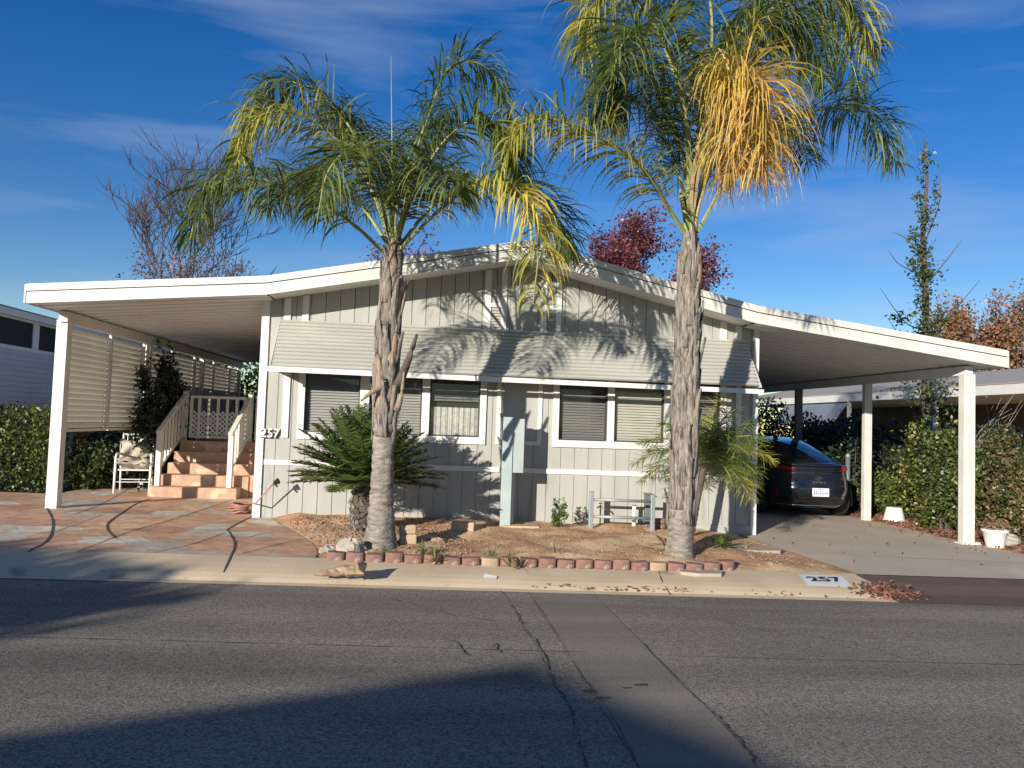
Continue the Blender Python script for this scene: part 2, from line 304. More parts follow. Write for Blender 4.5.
def crown_pts(c, r, n, clumps=60, spread=.22, shell=.55, seed=0, flatbottom=False):
    g = np.random.default_rng(seed); d = g.normal(size=(clumps, 3)); d /= np.linalg.norm(d, axis=1)[:, None]
    rr = g.uniform(shell, 1, clumps)[:, None]*(1+g.normal(0, .10, clumps)[:, None]); cc = d*rr
    if flatbottom: cc[:, 2] = np.abs(cc[:, 2])*1.0-.1
    idx = g.integers(0, clumps, n); p = cc[idx]+g.normal(0, spread, (n, 3))*g.uniform(.5, 1.2, clumps)[idx][:, None]
    return np.array(c)+p*np.array(r)
def ell(*c): return c
def dup(src, loc=None, rz=None, label=None):
    r = src.copy(); col.objects.link(r); ORG[r.name] = ORG[src.name]
    if loc is not None: r.location = loc
    if rz is not None: r.rotation_euler = (0, 0, rz)
    if label: r['label'] = label
    for ch in list(src.children):
        c = ch.copy(); col.objects.link(c); c.parent = r
        for g in list(ch.children):
            d = g.copy(); col.objects.link(d); d.parent = c
    return r
def text_mesh(name, txt, size, m, parent, matrix, extrude=.004, bold=0.):
    cu = bpy.data.curves.new('txt', 'FONT'); cu.body = txt; cu.size = size; cu.extrude = extrude; cu.align_x = 'CENTER'; cu.align_y = 'CENTER'; cu.offset = bold
    to = bpy.data.objects.new('txt', cu); col.objects.link(to); bpy.context.view_layer.update()
    dg = bpy.context.evaluated_depsgraph_get(); me = bpy.data.meshes.new_from_object(to.evaluated_get(dg)); me.name = name
    bpy.data.objects.remove(to); org = ORG[parent.name] if parent is not None else Vector((0, 0, 0))
    me.transform(matrix); me.transform(Matrix.Translation(-org)); me.materials.clear(); me.materials.append(M[m])
    o = bpy.data.objects.new(name, me); col.objects.link(o)
    if parent is not None: o.parent = parent
    ORG[o.name] = org; return o
FRONT = Matrix(((1, 0, 0, 0), (0, 0, -1, 0), (0, 1, 0, 0), (0, 0, 0, 1)))   # text standing up, facing -Y
def catmull(P, n):
    P = [np.array(p, float) for p in P]; Q = [2*P[0]-P[1]]+P+[2*P[-1]-P[-2]]; out = []
    seg = len(P)-1
    for i in range(n):
        t = i/(n-1)*seg; k = min(int(t), seg-1); u = t-k; a, b, c, d = Q[k:k+4]
        out.append(.5*((2*b)+(-a+c)*u+(2*a-5*b+4*c-d)*u*u+(-a+3*b-3*c+d)*u**3))
    return np.array(out)

# ================================================================== THE SETTING
def sheet(name, poly, zfun, m, res=None):
    mb = MB(); mb.add([(x, y, zfun(x, y)) for x, y in poly], [tuple(range(len(poly)))]); o = mb.build(name, m); return tag(o, kind='structure')
# one ground sheet to the horizon
sheet('ground', [(-400, -400), (400, -400), (400, 600), (-400, 600)], lambda x, y: K*x-.03 if abs(x) < 500 else 0, 'earth')
sheet('street', [(-60, -6.6), (60, -6.6), (60, 7.52), (-60, 7.52)], lambda x, y: K*x, 'asphalt')
# patched trench strip across the street
L1 = [atG(532, 590, 0), atG(530, 595, 0), atG(588, 686, 0), atG(639.5, 768, 0)]; R1 = [atG(589, 590, 0), atG(594, 599, 0), atG(643, 644, 0), atG(704, 705, 0), atG(755.5, 760, 0)]
pl = [(L1[0][0], L1[0][1]), (R1[0][0], R1[0][1]), (R1[2][0], R1[2][1]), (R1[3][0], R1[3][1]), (R1[4][0], R1[4][1]), (3.1, -6.5), (2.3, -6.5), (L1[3][0], L1[3][1]), (L1[2][0], L1[2][1])]
sheet('street_patch', pl[::-1], lambda x, y: K*x+.004, 'patch')
def ribbon(mb, pts, wd, zf, jit=0.):
    P = [np.array(p[:2], float) for p in pts]; vs = []
    for i, p in enumerate(P):
        t = P[min(i+1, len(P)-1)]-P[max(i-1, 0)]; t /= max(np.linalg.norm(t), 1e-6); nn = np.array([-t[1], t[0]]); ww = wd/2*(1+random.uniform(-jit, jit)) if 0 < i < len(P)-1 else wd*.2
        for sgn in (-1, 1): q = p+nn*ww*sgn; vs.append((q[0], q[1], zf(q[0], q[1])))
    mb.add(vs, [(2*i, 2*i+2, 2*i+3, 2*i+1)[::-1] for i in range(len(P)-1)])
def pxline(px, z0): return [atG(x, y, z0) for x, y in px]
def jag(pts, n, amp):
    c = catmull(pts, n); c[1:-1, :2] += rng.normal(0, amp, (n-2, 2)); return c
r4 = lambda L: [(x/3.103+430, y/3.103+560) for x, y in L]
zc = lambda x, y: K*x+.0085
mb = MB()
ribbon(mb, jag(pxline(r4([(200, 80), (240, 120), (270, 170), (290, 215), (320, 250), (345, 290), (360, 330), (385, 385), (430, 450), (455, 530), (490, 645)]), 0), 90, .006), .009, zc, .8)
ribbon(mb, jag(pxline(r4([(310, 110), (410, 265), (490, 390), (560, 480), (650, 645)]), 0), 60, .003), .005, zc, .6)
ribbon(mb, jag(pxline(r4([(850, 450), (930, 530), (970, 570), (1010, 640)]), 0), 30, .01), .009, zc, .9)
ribbon(mb, jag([(-9, 5.62), (-4, 5.6), (-1, 5.55), (1.1, 5.5)], 80, .003), .012, zc, .8)
ribbon(mb, jag([(1.75, 5.45), (4, 5.4), (9, 5.35)], 60, .003), .012, zc, .8)
ribbon(mb, jag([(-.4, 7.0), (.3, 6.4), (.8, 6.3)], 30, .02), .008, zc, .8)
ribbon(mb, jag([(2.4, 6.6), (2.7, 6.2), (3.3, 5.9), (3.6, 5.2)], 40, .02), .007, zc, .8)
tag(mb.build('street_crack', 'crack'), kind='structure')
mb = MB()
ribbon(mb, jag(pxline(r4([(35, 245), (80, 260), (100, 290), (120, 300)]), 0), 16, .006), .018, zc, .8)
ribbon(mb, jag(pxline(r4([(200, 260), (205, 280), (218, 290)]), 0), 8, .006), .025, zc, .8)
ribbon(mb, jag(pxline(r4([(320, 245), (350, 300), (365, 345)]), 0), 12, .005), .02, lambda x, y: K*x+.0115, .8)
ribbon(mb, jag(pxline(r4([(660, 262), (760, 370), (850, 455)]), 0), 24, .004), .010, zc, .8)
tag(mb.build('street_crack_edge', 'crackpale'), kind='structure')
# dark drips in the street
mb = MB()
for (x, y, a, b) in ((590, 693, .05, .014), (640, 687, .05, .012), (602, 700, .05, .012), (626, 690, .03, .008), (560, 606, .45, .05), (470, 606, .5, .06), (610, 612, .3, .03)):
    c = atG(x, y, 0) if y > 620 else None
    if c is None: continue
    mb.add([(c[0]+a*math.cos(t)*random.uniform(.7, 1.1), c[1]+b*2*math.sin(t)*random.uniform(.7, 1.1), K*c[0]+.013) for t in np.linspace(0, 2*math.pi, 14)[:-1]], [tuple(range(13))])
tag(mb.build('oil_stain', 'crack'), kind='structure')
# rolled kerb with gutter, in one profile swept along the street
prof = [(7.40, .006), (7.50, .012), (7.56, .035), (7.66, .062), (7.78, .082), (7.95, .102), (8.22, .122), (8.22, .02)]
def sweep(name, prof, x0, x1, m, n=40, par=None):
    mb = MB(); xs = np.linspace(x0, x1, n); vs = [(x, y, z+K*x) for x in xs for y, z in prof]; k = len(prof)
    mb.add(vs, [(i*k+j, (i+1)*k+j, (i+1)*k+j+1, i*k+j+1) for i in range(n-1) for j in range(k-1)]); return tag(mb.build(name, m, smooth=False), kind='structure')
sweep('kerb', prof, -60, 4.62, 'kerb')
apr = [(7.38, .007), (7.50, .014), (7.7, .03), (7.95, .085), (8.22, .118), (8.22, .02)]
sweep('kerb_apron', apr, 4.625, 12.5, 'apron'); sweep('kerb_far_side', prof, 12.505, 60, 'kerb')
mb = MB()
for x, yj in ((2.3, 1), (-6.2, 1)):
    ribbon(mb, [(x, 7.42), (x+.02, 7.8), (x+.10, 8.2)], .014, lambda X, Y: K*X+np.interp(Y, [p[0] for p in prof[:7]], [p[1] for p in prof[:7]])+.004)
tag(mb.build('kerb_joint', 'joint'), kind='structure')
# patio of stamped concrete
bnd = [(-2.30, 11.25), (-2.05, 10.6), (-1.72, 9.9), (-1.42, 9.2), (-1.25, 8.6), (-1.22, 8.22)]
pp = [(-30, 8.222), (-1.22, 8.222)]+[tuple(p) for p in catmull([(*b, 0) for b in bnd], 16)[::-1, :2]][1:]+[(-2.44, 11.25), (-2.44, 25), (-6.1, 25), (-6.1, 13.2), (-30, 13.2)]
sheet('patio', pp, lambda x, y: gz(x)+.003, 'patio')
z6 = lambda L: [(x/3.2, y/3.2+480) for x, y in L]
mb = MB(); mp_ = MB(); zp = lambda x, y: gz(x)+.008
for L_, w_ in (([(150, 90), (168, 130), (165, 170), (145, 200), (90, 230)], .022), ([(480, 60), (430, 80), (400, 100), (350, 135), (345, 160), (372, 190)], .022),
               ([(820, 110), (735, 155), (735, 170), (752, 205), (735, 250), (690, 308)], .022), ([(410, 30), (330, 75), (240, 110)], .012), ([(760, 58), (560, 125), (420, 165), (248, 230)], .012),
               ([(720, 170), (620, 205), (510, 230)], .012), ([(1000, 185), (900, 205), (760, 240)], .010), ([(470, 60), (330, 72), (180, 88)], .008)):
    c = catmull(pxline(z6(L_), .12), 30); ribbon(mb, [p for p in c if p[1] > 7.6], w_, lambda x, y: max(zp(x, y), 0) if y > 8.2 else K*x+np.interp(y, [p[0] for p in prof[:7]], [p[1] for p in prof[:7]])+.005, .3)
tag(mb.build('patio_joint', 'joint'), kind='structure')
for L_ in ([(370, 190), (440, 212), (500, 230)], [(0, 205), (150, 182)], [(520, 75), (620, 100), (735, 120)], [(590, 130), (690, 152), (725, 165)], [(740, 200), (850, 170), (940, 160)], [(160, 172), (330, 110)]):
    ribbon(mp_, catmull(pxline(z6(L_), .12), 16), .022, lambda x, y: gz(x)+.0065, .5)
tag(mp_.build('patio_seam', 'paler'), kind='structure')
# driveway
sheet('driveway', [(4.66, 8.222), (12.5, 8.222), (12.5, 8.9), (8.12, 9.9), (7.98, 11.5), (7.92, 13.8), (7.95, 19), (4.5, 19), (4.5, 10.6)], lambda x, y: gz(x)+.003, 'drive')
mb = MB(); ribbon(mb, [(4.62, 9.6), (6.2, 9.45), (8.3, 9.3)], .01, lambda x, y: gz(x)+.0065); ribbon(mb, [(4.6, 12.6), (8, 12.6)], .01, lambda x, y: gz(x)+.0065)
tag(mb.build('driveway_joint', 'joint'), kind='structure')
# planter soil: rough mound mesh
def soil_h(x, y):
    e = min(max((y-8.25)/.35, 0), 1); base = .115+.055*e+.035*min(max((y-9.6)/1.4, 0), 1)
    r = min(max((4.45-x)/.8, 0), 1); base = .11+(base-.11)*r
    lft = np.interp(y, [8.2, 8.6, 9.2, 9.9, 10.6, 11.3], [-1.2, -1.25, -1.42, -1.72, -2.05, -2.32])
    q = min(max((x-lft)/.35, 0), 1); base = .113+(base-.113)*q
    return base+(.012*math.sin(x*5.1+y*2.3)+.010*math.sin(x*2.3-y*6.1)+.008*math.sin(11*x+3)*math.sin(9*y))*q*e*r+K*x
nx, ny = 150, 72; mb = MB(); vs = []
for j in range(ny):
    y = 8.2+(11.32-8.2)*j/(ny-1)
    l = float(np.interp(y, [8.2, 8.6, 9.2, 9.9, 10.6, 11.3], [-1.26, -1.29, -1.46, -1.76, -2.09, -2.36])); r = 4.70 if y < 10.6 else 4.60
    for i in range(nx):
        x = l+(r-l)*i/(nx-1); vs.append((x, y, soil_h(x, y)+(random.uniform(-.006, .006) if 0 < i < nx-1 else 0)))
mb.add(vs, [(j*nx+i, j*nx+i+1, (j+1)*nx+i+1, (j+1)*nx+i) for j in range(ny-1) for i in range(nx-1)])
tag(mb.build('planter_soil', 'soil', smooth=True), kind='structure')
# small clods and chips nobody could count
def chips(name, label, cat, m, region, n, s0, s1, hf):
    V = []
    for _ in range(n):
        x, y = region(); s = random.uniform(s0, s1)*random.uniform(.5, 1); V.append((x, y, s))
    P = np.array([(x, y, hf(x, y)+s*.25) for x, y, s in V]); S = np.array([v[2] for v in V])
    mb = MB()
    for p, s in zip(P, S):
        a = [p+np.array(q)*s*np.array([random.uniform(.6, 1.3), random.uniform(.6, 1.3), random.uniform(.3, .8)]) for q in ((1, 0, 0), (0, 1, 0), (-1, 0, 0), (0, -1, 0), (0, 0, 1))]
        th = random.uniform(0, 6.28); c, s_ = math.cos(th), math.sin(th)
        a = [(p[0]+(q[0]-p[0])*c-(q[1]-p[1])*s_, p[1]+(q[0]-p[0])*s_+(q[1]-p[1])*c, q[2]) for q in a]
        mb.add(a, [(0, 1, 4), (1, 2, 4), (2, 3, 4), (3, 0, 4)])
    return tag(mb.build(name, m), label, cat, kind='stuff')
def regmid():
    while True:
        x, y = random.uniform(-1.9, 4.5), random.uniform(8.35, 11.1)
        if x > np.interp(y, [8.2, 8.6, 9.2, 9.9, 10.6, 11.3], [-1.15, -1.2, -1.37, -1.67, -2.0, -2.3]): return x, y
def regleft():
    while True:
        x, y = regmid()
        if x < .1+random.gauss(0, .35): return x, y
chips('soil_clods', 'loose brown clods and pebbles over the planter soil', 'soil clods', 'chips', regmid, 2600, .005, .020, soil_h)
chips('bark_mulch', 'reddish bark chips under the sago palm beside the patio', 'bark mulch', 'barkchips', regleft, 2600, .010, .030, soil_h)
def regr2():
    return random.uniform(2.6, 4.5), random.uniform(8.6, 11.0)
chips('mulch_scatter', 'reddish chips around the foot of the right palm', 'bark mulch', 'barkchips', regr2, 600, .008, .024, soil_h)
# planting bed right of the driveway
bed = [(8.12, 9.9), (9.3, 9.1), (30, 9.1), (30, 24), (8.0, 24), (7.94, 19), (7.92, 13.8), (7.98, 11.5)]
sheet('planting_bed', bed, lambda x, y: gz(x)-.012+.0135, 'soil')

# ================================================================== THE HOUSE
YW = 11.2; YF = 10.6
WX0, WX1 = -2.48, 4.70
house = thing('mobile_home', 'greige gabled mobile home numbered 257 with long window awning and carports on both sides', 'mobile home', (1.1, YW, .1))
def roofbot(x):                                            # underside of roof / bottom of fascia
    return float(np.interp(x, [-5.43, -2.38, 1.12, 4.46, 8.26], [2.94, 3.205, 3.885, 3.13, 2.65]))
TH = .255
# openings in the front wall (x0, x1, z0, z1)
WL = (-1.90, .585, 1.37, 2.33); WR = (1.74, 4.16, 1.37, 2.31)
mb = MB(); xs = [WX0]
while xs[-1] < WX1-.05: xs.append(xs[-1]+.2032)
xs[-1] = WX1
brk = sorted(set([round(v, 4) for v in xs]+[WL[0], WL[1], WR[0], WR[1], 1.12]))
GX = set(round(v, 4) for v in xs)
def board(x0, x1, z0f, z1f, y0=YW, y1=YW+.09):
    a = x0+(.0045 if round(x0, 4) in GX else 0); b = x1-(.0045 if round(x1, 4) in GX else 0)
    mb.prismY([(a, z0f(a)), (b, z0f(b)), (b, z1f(b)), (a, z1f(a))], y0, y1)
for x0, x1 in zip(brk[:-1], brk[1:]):
    if x1-x0 < .012: continue
    mid = (x0+x1)/2; bot = lambda x: .0+K*x+.03; top = lambda x: roofbot(x)+.06
    op = next((w_ for w_ in (WL, WR) if w_[0]-.001 < mid < w_[1]+.001), None)
    if op: board(x0, x1, bot, lambda x: op[2]); board(x0, x1, lambda x: op[3], top)
    else: board(x0, x1, bot, top)
mb.build('front_wall', 'siding', house)
mb = MB()                                                   # wall core behind the boards, so grooves read dark
for x0, x1, z0, z1 in ((WX0, WL[0], 0, 3.2), (WL[0], WL[1], 0, WL[2]), (WL[0], WL[1], WL[3], 3.15), (WL[1], WR[0], 0, 3.6), (WR[0], WR[1], 0, WR[2]), (WR[0], WR[1], WR[3], 3.1), (WR[1], WX1, 0, 3.05)):
    mb.box(x0+.003, x1-.003, YW+.012, YW+.11, z0+.04, z1)
mb.build('wall_core', 'siding', house)
mb = MB(); mb.box(WX0, WX0+.1, YW+.11, 24, .05, 3.2); mb.box(WX1-.1, WX1, YW+.11, 24, .0, 3.1); mb.box(WX0, WX1, 23.9, 24, .0, 3.1)
mb.build('side_wall', 'siding', house)
# plain skirt board at the right foot of the wall
mb = MB(); mb.prismY([(3.55, -.04), (4.72, -.055), (4.72, .19), (3.55, .20)], YW-.022, YW-.002); mb.build('skirt_board', 'siding', house)
# white trim
mb = MB()
mb.prismY([(WX0+.06, .895), (4.62, .865), (4.62, .935), (WX0+.06, .965)], YW-.024, YW-.002)
mb.build('belt_trim', 'white', house)
for x0, x1, zb in ((-2.545, -2.44, .1), (4.66, 4.74, .03)):
    mb = MB(); mb.prismY([(x0, zb-.02), (x1, zb-.02), (x1, roofbot(x1)+.02), (x0, roofbot(x0)+.02)], YW-.03, YW+.1); mb.build('corner_trim', 'white', house)
for x0, x1, z0 in ((-2.20, -2.11, 1.28), (4.40, 4.48, 1.25)):
    mb = MB(); mb.box(x0, x1, YW-.026, YW-.002, z0, 2.5); mb.build('batten', 'white', house)
for x0, x1 in ((-2.24, -2.15), (-1.99, -1.90), (4.14, 4.24), (4.38, 4.47)):
    mb = MB(); mb.prismY([(x0, 2.85), (x1, 2.85), (x1, roofbot(x1)+.02), (x0, roofbot(x0)+.02)], YW-.026, YW-.002); mb.build('batten', 'white', house)
# two narrow gable vents with frames
for x0, x1 in ((.60, .92), (1.42, 1.73)):
    mb = MB()
    for a, b in ((x0, x0+.09), (x1-.08, x1)): mb.prismY([(a, 2.85), (b, 2.85), (b, roofbot(b)+.02), (a, roofbot(a)+.02)], YW-.03, YW-.002)
    mb.box(x0+.09, x1-.08, YW-.026, YW-.002, 3.27, 3.33); mb.box(x0+.09, x1-.08, YW-.026, YW-.002, 2.86, 2.92)
    v = mb.build('gable_vent', 'white', house)
    m2 = MB()
    for k in range(8): z = 2.94+k*.04; m2.prismX([(YW-.02, z), (YW-.002, z+.03), (YW-.002, z+.036), (YW-.02, z+.006)], x0+.092, x1-.082)
    m2.build('vent_slats', 'siding', v)
# boarded panel with thin white frame between the windows
mb = MB()
for a in ((.83, .89, 1.28, 2.4), (1.43, 1.49, 1.28, 2.4)): mb.box(a[0], a[1], YW-.024, YW-.002, a[2], a[3])
mb.box(.89, 1.43, YW-.024, YW-.002, 1.28, 1.34); fr = mb.build('panel_frame', 'white', house)
mb = MB(); mb.box(.892, 1.428, YW-.010, YW-.001, 1.342, 2.4); mb.build('blank_panel', 'siding', fr)
# windows
def window(W, splits, kinds, sill):
    x0, x1, z0, z1 = W
    mb = MB(); T = .078
    mb.box(x0-.09, x0, YW-.032, YW-.002, z0-.10, z1+.05); mb.box(x1, x1+.09, YW-.032, YW-.002, z0-.10, z1+.05)
    mb.prismY([(x0, z0-.10), (x1, z0-.10), (x1, z0), (x0, z0)], YW-.034, YW-.002)
    mb.box(x0, x1, YW-.032, YW-.002, z1, z1+.05)
    wn = mb.build('window', 'white', house)
    edges = [x0]+[s for ab in splits for s in ab]+[x1]
    for k, (a, b) in enumerate(zip(edges[::2], edges[1::2])):
        if k:
            m2 = MB(); m2.box(edges[2*k-1], edges[2*k], YW-.030, YW+.05, z0, z1); m2.build('mullion', 'white', wn)
        m2 = MB()
        for q in ((a, a+.022, z0, z1), (b-.022, b, z0, z1), (a+.022, b-.022, z0, z0+.022), (a+.022, b-.022, z1-.022, z1)): m2.box(q[0], q[1], YW+.005, YW+.04, q[2], q[3])
        m2.build('sash', 'wframe', wn)
        m2 = MB(); m2.quad((a+.02, YW+.02, z0+.02), (b-.02, YW+.02, z0+.02), (b-.02, YW+.02, z1-.02), (a+.02, YW+.02, z1-.02)); m2.build('pane', 'glass', wn)
        m2 = MB(); m2.box(a-.02, b+.02, YW+.112, YW+.118, z0-.05, z1+.05); m2.build('dark_backing', 'darkin', wn)  # thin near-black sheet, its colour stands in for the unlit interior
        kd = kinds[k]; m2 = MB()
        if kd == 'curtain':
            n = 60; vs = []
            for i in range(n+1): x = a+(b-a)*i/n; yy = YW+.075+.008*math.sin(i*.9)+.004*math.sin(i*2.3); vs += [(x, yy, z0), (x, yy, z0+.42)]
            m2.add(vs, [(2*i, 2*i+2, 2*i+3, 2*i+1) for i in range(n)]); m2.build('curtain', 'curtain', wn)
            m2 = MB(); zz = z1-.45
            while zz < z1: m2.prismX([(YW+.05, zz), (YW+.083, zz+.030), (YW+.085, zz+.032), (YW+.052, zz+.002)], a+.02, b-.02); zz += .036
            m2.build('blind', 'blinddark', wn)
        else:
            zz = z0+.01; step = .040
            while zz < z1-.01:
                m2.prismX([(YW+.055, zz), (YW+.088, zz+.036), (YW+.090, zz+.039), (YW+.057, zz+.003)], a+.02, b-.02); zz += step
            m2.build('blind', {'g': 'blind', 'l': 'blindlight', 'd': 'blinddark'}[kd], wn)
window(WL, [(-1.13, -1.0), (-.25, -.14)], ['g', 'g', 'curtain'], 0)
window(WR, [(2.46, 2.56), (3.31, 3.40)], ['d', 'l', 'd'], 0)
# awning over the windows: lapped slats on a slope
AX0, AX1, ATZ, ABZ, AYT, AYB = -2.28, 4.52, 2.95, 2.235, YW-.03, YW-.56
mb = MB(); ns = 13
for k in range(ns):
    t0, t1 = k/ns, (k+1)/ns; za, zb = ATZ+(ABZ-ATZ)*t0, ATZ+(ABZ-ATZ)*t1; ya, yb = AYT+(AYB-AYT)*t0, AYT+(AYB-AYT)*t1
    mb.prismX([(ya, za), (yb-.030, zb+.019), (yb, zb), (yb+.012, zb), (ya+.012, za)], AX0+.001*k, AX1-.001*k)
aw = mb.build('window_awning', 'awning', house)
mb = MB(); mb.prismY([(-2.31, 2.175), (4.58, 2.125), (4.58, 2.19), (-2.31, 2.245)], AYB-.035, AYB-.004); mb.build('awning_edge', 'white', aw)
for x in (AX0-.012, AX1+.002):
    mb = MB(); mb.prismX([(AYT, 2.97), (AYB-.01, 2.24), (AYB-.01, 2.20), (AYT, 2.20)], x, x+.010)
    if x > 0: mb = MB(); [mb.prismX([(AYT-(AYT-AYB)*t, ATZ+(ABZ-ATZ)*t-.02), (AYT-(AYT-AYB)*t-.05, ATZ+(ABZ-ATZ)*t-.09), (AYT, ATZ+(ABZ-ATZ)*t-.09), (AYT, ATZ+(ABZ-ATZ)*t-.02)], x-.004, x+.012+.04*t) for t in np.arange(.0, 1, .1)]
    mb.build('awning_side', 'awning', aw)
# roof: fascia in two tiers along the whole front
xsR = [-5.43, -2.38, 1.12, 4.46, 8.27]
def fasciaband(y0, y1, o0, o1, name, m):
    mb = MB()
    for a, b in zip(xsR[:-1], xsR[1:]):
        mb.prismY([(a, roofbot(a)+o0), (b, roofbot(b)+o0), (b, roofbot(b)+o1), (a, roofbot(a)+o1)], y0, y1)
    return mb.build(name, m, house)
fs = fasciaband(YF, YF+.03, 0, .150, 'fascia', 'fascia')
fasciaband(YF-.012, YF+.03, .163, TH, 'drip_edge', 'fascia')
fasciaband(YF+.012, YF+.03, .1501, .1629, 'fascia_gap', 'joint')
# soffit of the gable
mb = MB()
for a, b in ((-2.38, 1.12), (1.12, 4.46)):
    mb.prismY([(a, roofbot(a)+.03), (b, roofbot(b)+.03), (b, roofbot(b)+.05), (a, roofbot(a)+.05)], YF+.03, YW)
mb.build('soffit', 'white', house)
mb = MB()
for a, b in ((-2.38, 1.12), (1.12, 4.46)):
    mb.prismY([(a, roofbot(a)+.06), (b, roofbot(b)+.06), (b, roofbot(b)+TH-.004), (a, roofbot(a)+TH-.004)], YF+.031, 24.3)
mb.build('roof', 'roof', house)
# eave details at the ends
for x, s in ((-5.43, -1), (8.27, 1)):
    mb = MB(); z = roofbot(x); y1 = 21.2 if x < 0 else 18.8; a, b = (x-.02, x) if s < 0 else (x, x+.02); mb.box(a, b, YF-.01, y1, z+.0, z+TH-.01); mb.build('side_fascia', 'fascia', house)
# carport decks: ribbed metal pans running out from the house
def carport(xa, xb, y1, name):
    mb = MB(); p = .30; y = YF+.031; prof = []
    while y < y1:
        prof += [(y, .075), (y+.03, .012), (y+.24, .012), (y+.27, .075)]; y += p
    vs = []; k = len(prof)
    for x in (xa, xb): vs += [(x, py, roofbot(x)+pz) for py, pz in prof]
    fs = [(j, j+1, k+j+1, k+j) for j in range(k-1)]; mb.add(vs, fs)
    o = mb.build(name, 'pan', house)
    mb = MB(); mb.add([(xa, YF+.031, roofbot(xa)+TH-.006), (xb, YF+.031, roofbot(xb)+TH-.006), (xb, y1, roofbot(xb)+TH-.006), (xa, y1, roofbot(xa)+TH-.006)], [(0, 1, 2, 3) if xb > xa else (3, 2, 1, 0)])
    mb.add([(xa, YF+.031, roofbot(xa)+.10), (xb, YF+.031, roofbot(xb)+.10), (xb, y1, roofbot(xb)+.10), (xa, y1, roofbot(xa)+.10)], [(0, 1, 2, 3)])
    mb.build('roof_cover', 'roof', o)
carport(-5.41, -2.39, 21.2, 'carport_ceiling'); carport(4.47, 8.25, 18.8, 'carport_ceiling')
mb = MB(); mb.box(-5.36, -5.24, 11.35, 21.1, 2.80, 2.945); mb.build('carport_beam', 'louver', house)
mb = MB(); mb.box(7.87, 7.99, 10.95, 18.7, 2.545, 2.685); mb.build('carport_beam', 'pan', house)
# posts
def post(x, y, w_, d, z0, z1, m='post', flutes=True):
    mb = MB(); hw = w_/2; n = 5 if flutes else 1; P = []
    if flutes:
        for i in range(n):
            a = -hw+w_*i/n; P += [(x+a, y-d/2), (x+a+w_/n*.78, y-d/2), (x+a+w_/n*.82, y-d/2+.012), (x+a+w_/n*.97, y-d/2+.012)]
        P += [(x+hw, y-d/2+.012), (x+hw, y+d/2), (x-hw, y+d/2)]
    else: P = [(x-hw, y-d/2), (x+hw, y-d/2), (x+hw, y+d/2), (x-hw, y+d/2)]
    mb.prismZ(P, z0, z1); return mb.build('carport_post', m, house)
post(7.935, 11.0, .19, .12, .0, 2.56); post(7.94, 13.75, .145, .10, .01, 2.56); post(7.93, 16.5, .15, .10, .01, 2.56, 'darkbox')
post(-5.33, 11.47, .15, .15, .17, 2.83, flutes=False)
for y in (14.6, 17.8, 21.0): post(-5.30, y, .09, .09, .17, 2.80, 'louver', False)
post(-3.62, 17.0, .05, .05, .2, 2.9, 'post', False)
mb = MB(); mb.box(7.80, 8.07, 10.91, 11.09, .015, .04); mb.box(8.04, 8.13, 10.93, 10.98, .015, .05); mb.build('post_foot', 'post', house)
# louvred screens on the left
yv = 11.62
while yv < 20.8:
    y2 = min(yv+1.40, 20.95)
    mb = MB(); z = 1.30+.0*(yv-11)
    while z < 2.74:
        mb.prismY([(-5.39, z), (-5.385, z), (-5.320, z+.080), (-5.325, z+.080)], yv+.012, y2-.012); z += .085
    pn = mb.build('louver_panel', 'louver', house)
    m2 = MB(); m2.box(-5.34, -5.30, yv, yv+.03, 1.27, 2.80); m2.box(-5.34, -5.30, y2-.03, y2, 1.27, 2.80); m2.box(-5.34, -5.30, yv+.03, y2-.03, 1.25, 1.29); m2.build('panel_frame', 'louver', pn)
    yv = y2+(.06 if abs(y2-14.6) < .3 else .02)
# house number on the corner, white digits with dark edge
cN = atY(270, 433.5, YW-.045)
T0 = Matrix.Translation(Vector(cN)) @ Matrix.Rotation(R_(1), 4, 'Y')
dg = text_mesh('number_shadow', '257', .175, 'black', house, Matrix.Translation((.006, .012, -.008)) @ T0 @ FRONT, .003, .006)
text_mesh('house_number', '257', .175, 'digitwhite', house, T0 @ FRONT, .004, .0015)

# ================================================================== STEPS, RAILS, GATE
st = thing('entry_steps', 'terracotta coloured entry steps climbing to the side porch beneath the left carport', 'steps', (-4.05, 13.3, .17))
for k in range(5):
    z0 = .165+k*.182; y0 = 13.30+k*.29
    mb = MB(); x0, x1 = (-4.72, -3.30) if k == 0 else (-4.62+.0*k, -3.18)
    mb.box(x0, x1, y0, y0+.29 if k < 4 else 17.2, .10, z0+.182); mb.build('step' if k < 4 else 'landing', 'steps', st, bevel=.012)
mb = MB(); mb.box(-3.178, -2.50, 13.9, 17.2, .10, .98); mb.box(-3.178, -2.8, 13.62, 13.898, .10, .55); mb.build('side_block', 'steps', st, bevel=.012)
def handrail(x, lab):
    h = thing('handrail', lab, 'handrail', (x, 13.42, .17), group='handrails of the entry steps')
    A = Vector((x, 13.42, 1.27)); B = Vector((x, 14.68, 1.93))
    mb = MB(); mb.bar(A+Vector((0, -.06, -.03)), B, .075, .045); mb.build('top_rail', 'rail', h)
    mb = MB(); mb.bar((x, 13.44, .62), (x, 14.66, 1.24), .04, .04); mb.build('bottom_rail', 'rail', h)
    for y, zb, zt in ((13.44, .35, 1.25), (14.66, 1.07, 1.97)):
        mb = MB(); mb.box(x-.04, x+.04, y-.04, y+.04, zb, zt); mb.build('newel', 'rail', h)
    for k in range(7):
        y = 13.58+k*.155; t = (y-13.44)/1.22; mb = MB(); mb.box(x-.015, x+.015, y-.02, y+.02, .60+t*.62, 1.24+t*.66); mb.build('baluster', 'rail', h)
